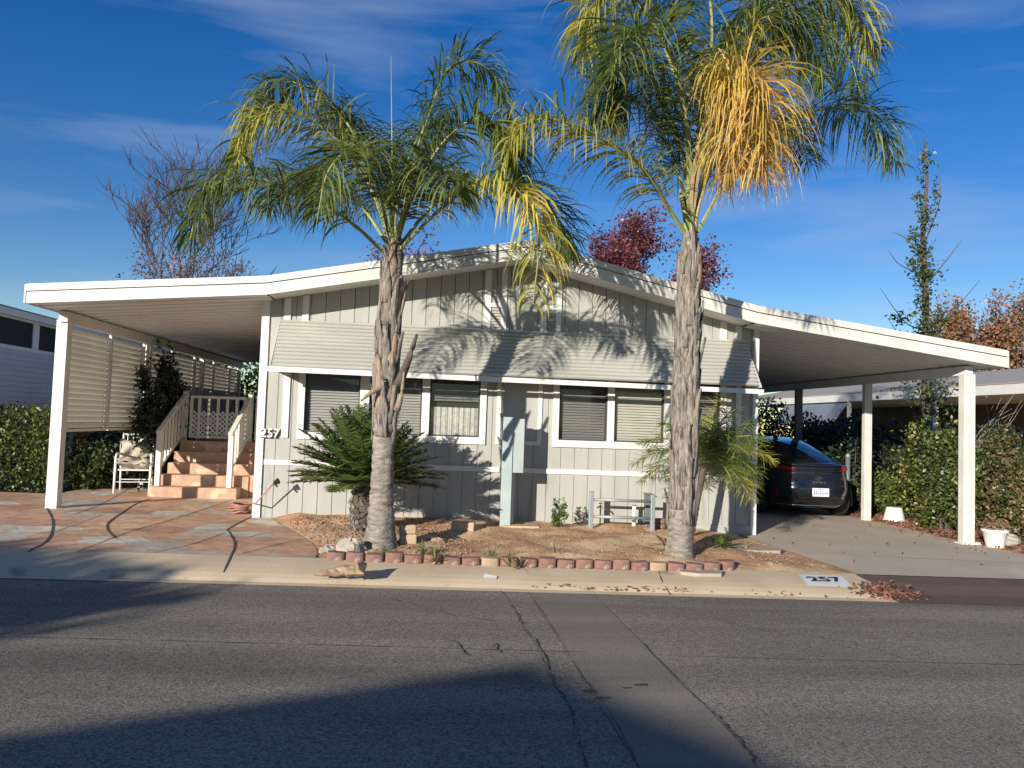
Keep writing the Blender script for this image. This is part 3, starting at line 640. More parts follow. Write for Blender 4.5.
handrail(-4.62, 'cream handrail on the left edge of the steps, next to the patio chair'); handrail(-3.46, 'cream handrail on the right edge of the steps, nearest the house corner')
def lattice_panel(lab, x0, x1, y, z0, z1, npk):
    g = thing('porch_gate', lab, 'lattice gate', ((x0+x1)/2, y, z0), group='lattice gates on the landing')
    mb = MB(); mb.box(x0, x1, y-.02, y+.02, z1-.05, z1); mb.box(x0, x1, y-.02, y+.02, z0, z0+.05); mb.box(x0, x0+.05, y-.018, y+.018, z0+.05, z1-.05); mb.box(x1-.05, x1, y-.018, y+.018, z0+.05, z1-.05); mb.build('frame', 'rail', g)
    for k in range(1, npk+1):
        x = x0+(x1-x0)*k/(npk+1); mb = MB(); mb.box(x-.024, x+.024, y-.028, y-.003, z0+.05, z1-.05); mb.build('picket', 'rail', g)
    mb = MB(); zl = z0+.05; zh = z1-.28; H = zh-zl; sp = .085
    c = x0-H
    while c < x1:
        for sgn in (1, -1):
            a0, a1 = (c, c+H); zz0, zz1 = (zl, zh) if sgn > 0 else (zh, zl)
            t0 = max(0, (x0+.05-a0)/(a1-a0)); t1 = min(1, (x1-.05-a0)/(a1-a0))
            if t1 > t0+.02: mb.bar((a0+(a1-a0)*t0, y+.004+.006*sgn, zz0+(zz1-zz0)*t0), (a0+(a1-a0)*t1, y+.004+.006*sgn, zz0+(zz1-zz0)*t1), .006, .028)
        c += sp
    mb.build('lattice', 'white', g)
lattice_panel('wide white lattice gate with flat pickets at the head of the steps', -4.55, -3.55, 14.72, 1.12, 1.90, 5)
lattice_panel('narrow white lattice panel between the right handrail and the house', -3.38, -2.62, 14.72, 1.12, 1.92, 3)

# ================================================================== PATIO CHAIR
ch = thing('patio_chair', 'white metal garden armchair on the patio left of the entry steps', 'garden chair', (-5.16, 13.9, .185), R_(14), local=True)
for sx in (-1, 1):
    mb = MB(); mb.tube([(sx*.27, -.30, 0), (sx*.27, -.29, .40), (sx*.27, -.27, .60), (sx*.265, -.20, .665), (sx*.26, .05, .66), (sx*.25, .24, .64)], .02, 8); mb.build('arm_frame', 'whiteplastic', ch, True)
    mb = MB(); mb.tube([(sx*.25, .30, 0), (sx*.25, .22, .42), (sx*.25, .27, .70), (sx*.245, .36, 1.0)], .018, 8); mb.build('leg', 'whiteplastic', ch, True)
mb = MB(); mb.box(-.25, .25, -.28, .26, .385, .41); mb.build('seat', 'whiteplastic', ch, bevel=.01)
mb = MB(); mb.box(-.245, .245, .27, .295, .42, .62); mb.tube([(-.245, .36, .98), (.245, .36, .98)], .016, 8)
for k in range(5): x = -.18+k*.09; mb.tube([(x, .27, .5), (x, .36, .98)], .008, 6)
mb.build('backrest', 'whiteplastic', ch)
mb = MB(); mb.tube([(-.27, -.29, .2), (.27, -.29, .2)], .008, 6); mb.tube([(-.25, .26, .2), (.25, .26, .2)], .01, 6); mb.build('stretcher', 'whiteplastic', ch)
def pillow(name, label, c, sx, sy, sz, rot, m):
    n = 18; vs = []
    for j in range(n+1):
        for i in range(n+1):
            u, v = i/n*2-1, j/n*2-1; h = (max(0, 1-u**4)*max(0, 1-v**4))**.45
            vs.append((u*sx*(1-.05*(1-abs(v))), v*sy*(1-.05*(1-abs(u))), sz*h+.02*math.sin(3*u+2*v)+.018*math.sin(7*u-4*v)))
    b = len(vs); vs2 = [(x, y, -z*.6) for x, y, z in vs]
    Rm = Matrix.Rotation(rot[2], 3, 'Z') @ Matrix.Rotation(rot[0], 3, 'X') @ Matrix.Rotation(rot[1], 3, 'Y')
    A = [Rm @ Vector(p)+Vector(c) for p in vs+vs2]; k = n+1
    f = [(j*k+i, j*k+i+1, (j+1)*k+i+1, (j+1)*k+i) for j in range(n) for i in range(n)]; f += [tuple(b+q for q in g[::-1]) for g in f]
    mb = MB(); mb.add(A, f); o = mb.build(name, m, smooth=True, origin=c); return tag(o, label, 'cushion', 'cushions on the patio chair')
pillow('seat_cushion', 'cream patterned cushion slumped over the seat of the patio chair', (-5.15, 13.84, .66), .26, .30, .085, (R_(-12), R_(5), R_(14)), 'cushion')
pillow('back_cushion', 'cream cushion leaning crookedly against the back of the patio chair', (-5.24, 14.12, .86), .27, .20, .07, (R_(66), R_(20), R_(14)), 'cushion')

# ================================================================== PALMS
def frond(parent, pts, mt, nl=150, ln=.64, wd=.022, droop=.55, rad=.022, seed=0, pet='petiole', start=.2, name='frond', stiff=.55, plume=.42, taper=.55):
    g = np.random.default_rng(seed); c = catmull(pts, 40); mb = MB()
    mb.tube(c, [rad*(1-.85*i/39)+.002 for i in range(40)], 5, False)
    r = mb.build(name, pet, parent)
    mb = MB(); down = np.array([0, 0, -1.])
    for k in range(nl):
        t = start+(1-start)*(k+g.uniform(-.3, .3))/nl; t = min(max(t, .02), .995); i = t*39; i0 = int(i); u = i-i0; p = c[i0]*(1-u)+c[min(i0+1, 39)]*u
        T = c[min(i0+1, 39)]-c[max(i0-1, 0)]; T /= np.linalg.norm(T); S = np.cross(T, _z); nn = np.linalg.norm(S); S = S/nn if nn > .15 else np.array([1., 0, 0]); Nn = np.cross(S, T)
        tt = (t-start)/(1-start); L = ln*(.45+1.1*math.sin(math.pi*min(1, .12+tt*.80))**.8*.72)*(1-taper*max(0, tt-.75)/.25*.6)
        for sg in (-1, 1):
            ang = g.normal(.10, plume); d = S*sg*math.cos(ang)+Nn*math.sin(ang)+T*g.uniform(.35, .75)+g.normal(0, .09, 3); d /= np.linalg.norm(d)
            l = L*g.uniform(.75, 1.15); nseg = 5; q = p.copy(); W = np.cross(d, down+.3*T); W /= np.linalg.norm(W)+1e-9; W = W*math.cos(.5)+np.cross(d, W)*math.sin(.5)*g.choice([-1, 1]); vs = []
            dr = droop*g.uniform(.6, 1.4)
            for s_ in range(nseg+1):
                f = s_/nseg; ww = wd*(.45+1.2*f if f < .4 else 1*(1-f)/.6+.05)*.5; vs += [q-W*ww, q+W*ww]
                q = q+d*l/nseg; d = d+down*dr*(.25+f); d /= np.linalg.norm(d)
            mb.add(vs, [(2*a, 2*a+2, 2*a+3, 2*a+1) for a in range(nseg)])
    mb.build('leaflets', mt, r); return r
def trunk_mesh(base, top, radii, rings=46, seg=28, seed=1, ringdepth=.012, lean=None):
    g = np.random.default_rng(seed); mb = MB(); vs = []; rows = 150
    for j in range(rows):
        t = j/(rows-1); c = np.array(base)*(1-t)+np.array(top)*t
        if lean is not None: c = c+np.array(lean)*math.sin(math.pi*t)
        r = float(np.interp(t, [a for a, _ in radii], [b for _, b in radii])); ph = t*rings; r += -ringdepth*max(0, 1-abs((ph % 1)-.5)*7)*(1 if t < .5 else .3)
        for k in range(seg):
            a = 2*math.pi*k/seg; rr = r*(1+.035*math.sin(3*a+t*9)+.02*math.sin(7*a-t*20))+g.normal(0, .0022)
            if t < .05: rr *= 1+.12*(1-t/.05)*(1+.3*math.sin(5*a))
            vs.append((c[0]+rr*math.cos(a), c[1]+rr*math.sin(a), c[2]))
    mb.add(vs, [(j*seg+k, j*seg+(k+1) % seg, (j+1)*seg+(k+1) % seg, (j+1)*seg+k) for j in range(rows-1) for k in range(seg)]); mb.add(vs[-seg:], [tuple(range(seg))])
    return mb
def boots(parent, base, top, radf, z0, z1, n, seed, ln=(.25, .5), wdt=.10, out=.05, mats=('boot', 'boottan'), lean=None):
    g = np.random.default_rng(seed); ga = 2.399963
    for k in range(n):
        t = z0+(z1-z0)*(k+.5)/n; a = k*ga+g.uniform(-.25, .25); H = top[2]-base[2]; L = g.uniform(*ln); m = 6; r0 = radf(t); fl = g.uniform(.2, 1.1) if g.random() < .85 else g.uniform(1.3, 1.9)
        rows = []
        for j in range(m+1):
            f = j/m; tz = t+f*L/H; tz = min(tz, 1.03); c = np.array(base)*(1-tz)+np.array(top)*tz
            if lean is not None: c = c+np.array(lean)*math.sin(math.pi*min(tz, 1))
            rr = radf(min(tz, 1))+.004+out*f**2.2*fl+.008*math.sin(5*f+k); hw = wdt*(1-.80*f**1.4)*g.uniform(.85, 1.1); row = []
            tw = .30*f*math.sin(k*1.7); hw *= 1+.25*math.sin(j*2.1+k*1.3)
            for i in range(5):
                s_ = (i-2)/2; aa = a+tw+s_*hw/max(rr, .05)+g.uniform(-.03, .03); rad = rr+.014*(1-s_*s_)+g.uniform(-.003, .006); row.append((c[0]+rad*math.cos(aa), c[1]+rad*math.sin(aa), c[2]+g.uniform(-.01, .01)*(f > .8)))
            rows.append(row)
        mb = MB(); vs = [p for r in rows for p in r]; fs = [(j*5+i, j*5+i+1, (j+1)*5+i+1, (j+1)*5+i) for j in range(m) for i in range(4)]
        mb.add(vs, fs); o = mb.build('leaf_base', mats[0] if g.random() < .90 else mats[1], parent, True)
        so_ = o.modifiers.new('thick', 'SOLIDIFY'); so_.thickness = .010; so_.offset = -1
def palmfronds(palm, Y0, data):
    for i, (pts, dy, mt, kw) in enumerate(data):
        P = [atY(x, y, Y0+d) for (x, y), d in zip(pts, dy)]; frond(palm, P, mt, seed=i*7+int(Y0*10), **kw)
# --- left palm
PB = atG(380, 548, .15); PY = PB[1]; PT = atY(394, 248, PY)
p1 = thing('palm_tree', 'shorter left queen palm with flared grey trunk and a yellow frond drooping on its right', 'palm tree', PB, group='queen palms in the front planter')
rd1 = [(0, .195), (.06, .165), (.15, .138), (.3, .120), (.45, .114), (.62, .122), (.75, .118), (.85, .104), (.95, .088), (1, .08)]
Bz = np.array([PB[0], PB[1], PB[2]-.04]); ln1 = (-.02, 0, 0)
trunk_mesh(Bz, PT, rd1, 17, ringdepth=.016, lean=ln1).build('trunk', 'trunk', p1, True)
boots(p1, Bz, PT, lambda t: float(np.interp(t, [a for a, _ in rd1], [b for _, b in rd1])), .34, .96, 44, 3, (.35, .85), .085, .045, lean=ln1)
for a, b, c_, r_ in (((398, 385), (409, 358), (417, 334), .06), ((385, 385), (372, 392), (361, 401), .045), ((397, 410), (402, 392), (404, 372), .04)):
    mb = MB(); P = [atY(*a, PY-.13), atY(*b, PY-.2), atY(*c_, PY-.24)]; mb.tube(catmull(P, 8), [r_*(1-.75*i/7) for i in range(8)], 7); mb.build('dead_stub', 'bark' if r_ > .05 else 'boottan', p1, True)
D = dict
fr1 = [
 ([(391, 252), (372, 190), (335, 138), (290, 112), (252, 122), (236, 165)], [0, 0, -.2, -.4, -.5, -.6], 'frond_olive', D(ln=.58, droop=.8)),
 ([(388, 256), (350, 222), (300, 192), (245, 178), (205, 192), (190, 240)], [0, -.3, -.7, -1, -1.2, -1.3], 'frond_green', D(ln=.56, droop=.95, pet='petiole')),
 ([(394, 250), (404, 205), (425, 125), (452, 66), (492, 72), (516, 135)], [0, .1, .3, .4, .5, .5], 'frond_green', D(ln=.58, droop=.8)),
 ([(397, 252), (437, 212), (480, 182), (514, 188), (538, 232), (533, 305)], [0, -.4, -.8, -1.1, -1.3, -1.4], 'frond_yellow', D(ln=.56, droop=1.1, nl=110, wd=.024)),
 ([(396, 250), (440, 200), (495, 182), (540, 195), (562, 228), (570, 256)], [0, .3, .6, .8, .9, .9], 'frond_green', D(ln=.6, droop=.7)),
 ([(392, 248), (375, 180), (345, 120), (310, 88), (275, 84), (248, 112)], [0, .2, .4, .6, .7, .8], 'frond_green', D(ln=.56, droop=.85)),
 ([(395, 250), (415, 190), (445, 140), (480, 118), (508, 142), (520, 190)], [0, -.2, -.4, -.6, -.8, -.9], 'frond_green', D(ln=.58, droop=.8)),
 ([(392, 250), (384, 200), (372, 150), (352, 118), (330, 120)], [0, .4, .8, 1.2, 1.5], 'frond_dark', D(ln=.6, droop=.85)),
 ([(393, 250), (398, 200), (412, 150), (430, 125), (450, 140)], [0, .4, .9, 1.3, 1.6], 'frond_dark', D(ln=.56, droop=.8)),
 ([(391, 250), (360, 205), (322, 178), (285, 180), (262, 210)], [0, .3, .7, 1.0, 1.2], 'frond_green', D(ln=.6, droop=.85)),
 ([(393, 250), (390, 205), (378, 165), (352, 150), (328, 172), (318, 215)], [0, -.3, -.8, -1.2, -1.5, -1.6], 'frond_green', D(ln=.6, droop=.85)),
 ([(394, 250), (402, 215), (418, 185), (440, 172), (462, 190)], [0, -.3, -.7, -1.1, -1.4], 'frond_green', D(ln=.55, droop=.85)),
]
palmfronds(p1, PY, fr1)
mb = MB(); mb.tube([atY(393, 250, PY), atY(392, 150, PY+.05), atY(391, 56, PY+.1)], [.016, .008, .003], 5); mb.build('spear_leaf', 'petiole', p1)
# --- right palm
QB = atG(679, 557, .15); QY = QB[1]; QT = atY(690, 232, QY)
p2 = thing('palm_tree', 'taller right queen palm with a hanging clump of dead orange leaflets in its crown', 'palm tree', QB, group='queen palms in the front planter')
rd2 = [(0, .17), (.05, .155), (.12, .145), (.2, .14), (.3, .138), (.5, .132), (.7, .128), (.88, .118), (.95, .10), (1, .08)]
Cz = np.array([QB[0], QB[1], QB[2]-.04]); ln2 = (.02, 0, 0)
trunk_mesh(Cz, QT, rd2, 18, ringdepth=.014, seed=5, lean=ln2).build('trunk', 'trunk', p2, True)
boots(p2, Cz, QT, lambda t: float(np.interp(t, [a for a, _ in rd2], [b for _, b in rd2])), .09, .88, 90, 9, (.35, .90), .078, .036, lean=ln2)
for i in range(7):
    a = i*2.4; mb = MB(); t0 = np.array(QT)+np.array([.09*math.cos(a), .09*math.sin(a), -.35]); mb.tube(catmull([t0, np.array(QT)+np.array([.05*math.cos(a), .05*math.sin(a), .05]), np.array(QT)+np.array([.14*math.cos(a), .14*math.sin(a), .5])], 8), [.045-.004*j for j in range(8)], 7); mb.build('leaf_sheath', 'petioletan' if i % 2 else 'petiole', p2, True)
fr2 = [
 ([(688, 238), (668, 208), (642, 168), (600, 138), (556, 120), (522, 126), (507, 160)], [0, -.2, -.5, -.8, -1.0, -1.1, -1.1], 'frond_olive', D(ln=.66, droop=.85, nl=170, rad=.03)),
 ([(690, 228), (686, 130), (664, 45), (626, -8), (596, 5), (584, 50)], [0, -.2, -.4, -.5, -.6, -.6], 'frond_olive', D(ln=.78, droop=.85, nl=170, rad=.03)),
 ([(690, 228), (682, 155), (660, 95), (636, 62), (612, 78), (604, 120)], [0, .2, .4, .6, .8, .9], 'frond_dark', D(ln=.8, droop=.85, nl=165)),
 ([(692, 228), (702, 120), (712, 30), (700, -45), (668, -60), (640, -20)], [0, .1, .2, .2, .1, 0], 'frond_green', D(ln=.8, droop=.85, nl=165)),
 ([(694, 228), (714, 125), (750, 45), (800, -2), (848, 2), (876, 50)], [0, -.2, -.4, -.5, -.6, -.6], 'frond_olive', D(ln=.72, droop=1.0, nl=170)),
 ([(697, 232), (734, 172), (790, 122), (838, 108), (876, 120), (897, 165)], [0, .1, .3, .5, .6, .6], 'frond_green', D(ln=.66, droop=.95, nl=165)),
 ([(694, 228), (722, 115), (768, 45), (815, 28), (848, 55), (862, 100)], [0, .3, .6, .9, 1.1, 1.1], 'frond_green', D(ln=.72, droop=.95, nl=165)),
 ([(692, 225), (700, 165), (722, 95), (748, 76), (764, 112), (762, 175)], [0, -.3, -.7, -1.0, -1.15, -1.2], 'frond_dead', D(ln=.80, droop=1.0, nl=190, wd=.019, pet='petioletan', plume=.9, start=.38)),
 ([(691, 225), (694, 170), (708, 110), (728, 88), (734, 125), (728, 175)], [0, -.3, -.6, -.85, -.95, -1.0], 'frond_dead', D(ln=.72, droop=1.1, nl=165, wd=.019, pet='petioletan', plume=.9, start=.4)),
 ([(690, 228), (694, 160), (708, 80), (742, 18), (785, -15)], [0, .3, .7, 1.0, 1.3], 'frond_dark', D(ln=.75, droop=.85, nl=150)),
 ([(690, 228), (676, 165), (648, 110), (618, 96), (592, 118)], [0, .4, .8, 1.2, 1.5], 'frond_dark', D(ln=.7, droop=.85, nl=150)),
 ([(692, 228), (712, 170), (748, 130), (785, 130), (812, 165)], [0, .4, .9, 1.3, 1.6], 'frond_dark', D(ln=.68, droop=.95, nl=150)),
 ([(690, 228), (690, 150), (676, 70), (650, 30), (625, 40), (612, 75)], [0, -.3, -.7, -1.1, -1.3, -1.4], 'frond_green', D(ln=.72, droop=.65, nl=165)),
 ([(693, 228), (702, 130), (728, 50), (770, 15), (805, 35), (822, 80)], [0, -.1, -.3, -.4, -.4, -.4], 'frond_green', D(ln=.75, droop=.95, nl=165)),
]
palmfronds(p2, QY, fr2)
# --- sago
SB = atG(361, 532, .16); SY = SB[1]
sg = thing('sago_palm', 'dark green sago palm with a short shaggy trunk behind the left queen palm', 'sago palm', SB)
trunk_mesh((SB[0], SY, SB[2]-.05), (SB[0]+.02, SY, .80), [(0, .13), (.3, .15), (.8, .14), (1, .10)], 10, 20, 4, .02).build('trunk', 'bark', sg, True)
boots(sg, (SB[0], SY, SB[2]-.05), (SB[0]+.02, SY, .80), lambda t: .14, .02, .9, 60, 6, (.06, .10), .03, .03, mats=('boot', 'bark'))
gS = np.random.default_rng(11); c0 = np.array([SB[0]+.02, SY, .78])
for k in range(84):
    a = k*2.39996; e = R_(86)-R_(84)*(k/84)**.9; L = gS.uniform(.90, 1.08); d = np.array([math.cos(a)*math.cos(e), math.sin(a)*math.cos(e), math.sin(e)]); P = [c0]
    q = c0.copy()
    for j in range(5):
        q = q+d*L/5; d = d+np.array([0, 0, -1])*.075*(1 if e > .2 else .6); d /= np.linalg.norm(d); P.append(q)
    frond(sg, P, 'sago', nl=84, ln=.18, wd=.017, droop=.02, rad=.011, seed=k, pet='sago', start=.08, plume=.10, taper=.9)
# --- small date palm behind the right trunk
DBx = atY(690, 535, 10.35); dp = thing('date_palm', 'small feathery date palm arching behind the right queen palm trunk', 'date palm', (DBx[0], 10.35, .13))
c0 = atY(704, 462, 10.35)
trunk_mesh((DBx[0], 10.35, .08), tuple(c0-np.array([0, 0, .05])), [(0, .05), (.5, .045), (1, .045)], 14, 14, 8).build('trunk', 'bark', dp, True)
gD = np.random.default_rng(5)
for k in range(38):
    a = k*2.39996+.4; e = R_(80)-R_(78)*(k/38)**.8; L = gD.uniform(.85, 1.08); d = np.array([math.cos(a)*math.cos(e), math.sin(a)*math.cos(e), math.sin(e)]); P = [np.array(c0)]; q = np.array(c0)
    for j in range(6):
        q = q+d*L/6; d = d+np.array([0, 0, -1])*.25; d /= np.linalg.norm(d); P.append(q)
    if math.cos(a) < -.15 and k % 2: continue
    frond(dp, P, 'date' if k % 9 else 'frond_yellow', nl=60, ln=.27, wd=.011, droop=.30, rad=.010, seed=100+k, start=.18, plume=.35)

# ================================================================== PLANTER THINGS
def ordinal(i): return ['first', 'second', 'third', 'fourth', 'fifth', 'sixth', 'seventh', 'eighth', 'ninth', 'tenth', 'eleventh', 'twelfth', 'thirteenth', 'fourteenth', 'fifteenth', 'sixteenth', 'seventeenth', 'eighteenth', 'nineteenth', 'twentieth', 'twenty-first', 'twenty-second', 'twenty-third', 'twenty-fourth'][i]
# edging row
e0 = atG(326, 559, .12); e1 = atG(738, 571.5, .12); nb = 22
wheres = ['at the patio edge', 'beside the pale rock', 'just left of the left palm', 'below the left palm trunk', 'below the stacked tan blocks']
for i in range(nb):
    t = (i+.5)/nb; x = e0[0]+(e1[0]-e0[0])*t; y = e0[1]+(e1[1]-e0[1])*t-.05*math.sin(math.pi*t)+random.uniform(-.012, .012)
    if i == nb-1: y += .10
    wv = (e1[0]-e0[0])/nb-.012; hh = .088+random.uniform(-.018, .014); mb = MB()
    n = 10; poly = []
    for k in range(n+1):                                        # scalloped face towards the street
        a = math.pi*k/n; poly.append((x-wv/2*math.cos(a), y-.02-.045*math.sin(a)**.7))
    poly += [(x+wv/2, y+.06), (x-wv/2, y+.06)]
    rot = random.uniform(-.14, .14); poly = [(x+(px-x)*math.cos(rot)-(py-y)*math.sin(rot), y+(px-x)*math.sin(rot)+(py-y)*math.cos(rot)) for px, py in poly]
    mb.prismZ(poly, gz(x)-.01, gz(x)+hh)
    o = mb.build('edging_block', 'edging' if i not in (17, 8) else 'edging2', origin=(x, y, gz(x)), bevel=.014)
    end = 'left' if i < nb//2 else 'right'; nme = ordinal(i if i < nb//2 else nb-1-i)
    clr = 'tan grey' if i in (17, 8) else 'reddish'; o.rotation_euler = (random.uniform(-.10, .10), random.uniform(-.09, .09), 0)
    tag(o, f'{clr} scalloped edging block, {nme} from the {end} end of the planter row', 'edging block', 'edging blocks along the planter')
def blockthing(name, label, cat, x, y, z, sx, sy, sz, rot, m, bev=.012):
    mb = MB(); mb.box(-sx/2, sx/2, -sy/2, sy/2, 0, sz); o = mb.build(name, m, bevel=bev); o.location = (x, y, z); o.rotation_euler = (0, 0, rot); return tag(o, label, cat)
b0 = atG(405, 546, .15); zt = soil_h(b0[0], b0[1])-.005; b0[0] += .03
o = blockthing('paver_block', 'lower tan concrete paver of the pair just right of the left palm', 'paver', b0[0], b0[1], zt, .19, .13, .11, .1, 'tanblock'); o['group'] = 'tan pavers in the planter'
o = blockthing('paver_block', 'upper tan concrete paver of the pair just right of the left palm', 'paver', b0[0]-.01, b0[1]+.01, zt+.113, .18, .13, .10, .2, 'tanblock'); o['group'] = 'tan pavers in the planter'
b0 = atG(463, 531, .18); o = blockthing('paver_block', 'lone tan paver lying in the soil between the left palm and the pedestal', 'paver', b0[0], b0[1], soil_h(b0[0], b0[1])-.01, .30, .18, .12, -.15, 'tanblock'); o['group'] = 'tan pavers in the planter'
b0 = atG(519, 525, .19); blockthing('pedestal_pad', 'flat tan paving slab at the foot of the pale blue pedestal', 'paving slab', b0[0], 10.62, soil_h(b0[0], 10.62)-.015, .50, .22, .045, -.03, 'tanblock')
def rock(name, label, cat, c, r, m, seed, n=14):
    g = np.random.default_rng(seed); mb = MB(); vs = []; rows = 9
    for j in range(rows+1):
        th = math.pi*j/rows
        for k in range(n):
            a = 2*math.pi*k/n; d = 1+.16*math.sin(3*a+seed+th*2)+.1*math.sin(5*a-th*4)+g.normal(0, .04); vs.append((c[0]+r[0]*d*math.sin(th)*math.cos(a), c[1]+r[1]*d*math.sin(th)*math.sin(a), c[2]+r[2]*math.cos(th)*d))
    mb.add(vs, [(j*n+k, j*n+(k+1) % n, (j+1)*n+(k+1) % n, (j+1)*n+k) for j in range(rows) for k in range(n)]); return tag(mb.build(name, m, smooth=False, origin=(c[0], c[1], c[2]-r[2])), label, cat)
b0 = atG(352, 552, .13); rock('garden_rock', 'pale pointed rock lying against the edging left of the left palm', 'rock', (b0[0], 8.5, gz(b0[0])+.06), (.16, .11, .10), 'rock', 3)
b0 = atG(330, 549, .13); rock('garden_rock', 'small brown rock next to the pale one at the patio corner', 'rock', (b0[0], 8.55, gz(b0[0])+.03), (.09, .07, .05), 'rock', 6)
b0 = atG(437, 544, .15); rock('garden_rock', 'low rubble stone right of the stacked tan pavers', 'rock', (b0[0], b0[1], gz(b0[0])+.05), (.10, .07, .05), 'edging2', 9)
b0 = atG(420, 549, .15); rock('garden_rock', 'little stone in front of the stacked tan pavers', 'rock', (b0[0]+.05, b0[1]-.15, gz(b0[0])+.05), (.06, .05, .04), 'rock', 12)
# split log on the kerb
b0 = atG(346, 575, .115); g = np.random.default_rng(4); mb = MB(); vs = []; nn = 9; rows = 12
for j in range(rows):
    t = j/(rows-1); cx_ = b0[0]-.30+.44*t; hgt = .02+.105*t**.7; wdt_ = .03+.085*t**.6
    for k in range(nn): a = 2*math.pi*k/nn; q = g.uniform(.72, 1.15); vs.append((cx_+g.uniform(-.012, .012)+(.04*math.sin(a*2) if j == rows-1 else 0), b0[1]+.02+wdt_*q*math.cos(a)*.8, gz(b0[0], .10)+hgt*.5+hgt*.55*q*math.sin(a)))
mb.add(vs, [(j*nn+k, j*nn+(k+1) % nn, (j+1)*nn+(k+1) % nn, (j+1)*nn+k) for j in range(rows-1) for k in range(nn)]); mb.add(vs[-nn:], [tuple(range(nn))])
tag(mb.build('wood_chunk', 'log', origin=b0), 'split chunk of pale wood lying on the kerb in front of the left palm', 'wood chunk')
# pedestal
pd = thing('utility_pedestal', 'pale blue wooden utility pedestal standing before the house wall', 'utility pedestal', (.98, 10.64, .13))
a0 = atY(503.5, 420, 10.6)[0]; a1 = atY(513.6, 420, 10.6)[0]; a2 = atY(525, 420, 10.6)[0]; zt = atY(508, 417, 10.6)[2]; zb = atY(520, 473, 10.6)[2]
mb = MB(); mb.box(a0, a1, 10.58, 10.72, .1, zt); mb.build('post', 'pedestal', pd, bevel=.005)
mb = MB(); mb.box(a1+.003, a2, 10.60, 10.74, zb, zt-.02); mb.build('meter_cabinet', 'pedestal', pd, bevel=.005)
mb = MB(); mb.box(a1+.003, a1+.05, 10.66, 10.70, .12, zb-.002); mb.build('conduit', 'blindlight', pd)
# pipe rail
pr = thing('pipe_rail', 'grey galvanised pipe rail guarding the meters left of the right palm', 'pipe rail', (2.55, 10.72, .12))
xa, xb = atY(591, 510, 10.72)[0], atY(652.5, 515, 10.72)[0]; za, zb2 = atY(591, 491, 10.72)[2], atY(652, 495, 10.72)[2]
for x, z in ((xa, za), (xb, zb2)): mb = MB(); mb.box(x-.03, x+.03, 10.69, 10.75, .05, z); mb.build('post', 'pipe', pr, bevel=.008)
for y0, y1 in ((499.5, 501.5), (516.5, 518.5)):
    mb = MB(); mb.tube([(xa+.03, 10.72, atY(591, y0, 10.72)[2]), (xb-.03, 10.72, atY(652, y1, 10.72)[2])], .021, 10); mb.build('rail', 'pipe', pr, True)
# meters, pipes and faucet along the wall
fa = thing('garden_faucet', 'thin garden faucet on its pipe behind the pipe rail', 'faucet', (atY(600, 525, 10.95)[0], 10.95, .17)); x = fa.location.x
mb = MB(); mb.tube([(x, 10.95, .1), (x, 10.95, .47)], .011, 8); mb.build('pipe', 'pipe', fa); mb = MB(); mb.tube([(x-.05, 10.95, .43), (x, 10.95, .45), (x+.03, 10.93, .43), (x+.05, 10.92, .40)], .012, 8); mb.tube([(x-.03, 10.95, .49), (x+.03, 10.95, .49)], .007, 6); mb.build('tap', 'pipe', fa)
x = atY(634, 520, 10.98)[0]; mb = MB(); mb.tube([(x, 10.98, .08), (x, 10.98, .48)], .028, 10); mb.tube([(x, 10.98, .26), (x, 10.98, .30)], .036, 10); tag(mb.build('standpipe', 'whiteplastic', origin=(x, 10.98, .1)), 'short white plastic standpipe by the wall behind the pipe rail', 'standpipe')
x = atY(647.5, 515, 11.1)[0]; mt = thing('meter_box', 'narrow dark meter box on the wall behind the right post of the pipe rail', 'meter box', (x, 11.12, .12)); mb = MB(); mb.box(x-.04, x+.045, 11.07, 11.17, .15, .62); mb.build('case', 'darkbox', mt, bevel=.006); mb = MB(); mb.box(x-.05, x+.055, 11.05, 11.17, .62, .64); mb.build('lid', 'darkbox', mt)
for k, (px, py, lab) in enumerate(((659, 521, 'stack of reddish bricks against the wall beside the right palm'),)):
    x = atY(px, py, 10.95)[0]
    for j in range(3):
        o = blockthing('brick', f"{['lowest', 'middle', 'topmost'][j]} brick of the small stack beside the right palm trunk", 'brick', x, 10.95, .10+j*.068, .16, .10, .062, .05*j, 'edging'); o['group'] = 'bricks stacked by the wall'
# hose and nozzle at the left corner
hz = thing('garden_hose', 'faded red garden hose heaped at the left corner of the house', 'garden hose', atG(252, 508, .13))
hx, hy = -2.75, 11.5; P = []
for k in range(70):
    a = k*.42; r = .10+.05*math.sin(k*.37); P.append((hx+r*1.3*math.cos(a), hy+r*math.sin(a), .17+k*.0022+.01*math.sin(k*1.3)))
mb = MB(); mb.tube(P, .014, 6); mb.build('coil', 'hose', hz, True)
A = atY(255, 504, 10.95); B = atY(274, 483, 10.9); mb = MB(); mb.tube([P[-1], tuple((np.array(P[-1])+A)/2+np.array([0, 0, .03])), tuple(A), tuple(A*.5+B*.5), tuple(B)], .010, 7); mb.build('wand', 'hose', hz, True)
mb = MB(); mb.tube([B, B+np.array([.06, -.02, .03])], [.022, .045], 10); mb.tube([B+np.array([.0, 0, 0]), B+np.array([.05, -.01, -.05])], .014, 8); mb.build('nozzle', 'black', hz)
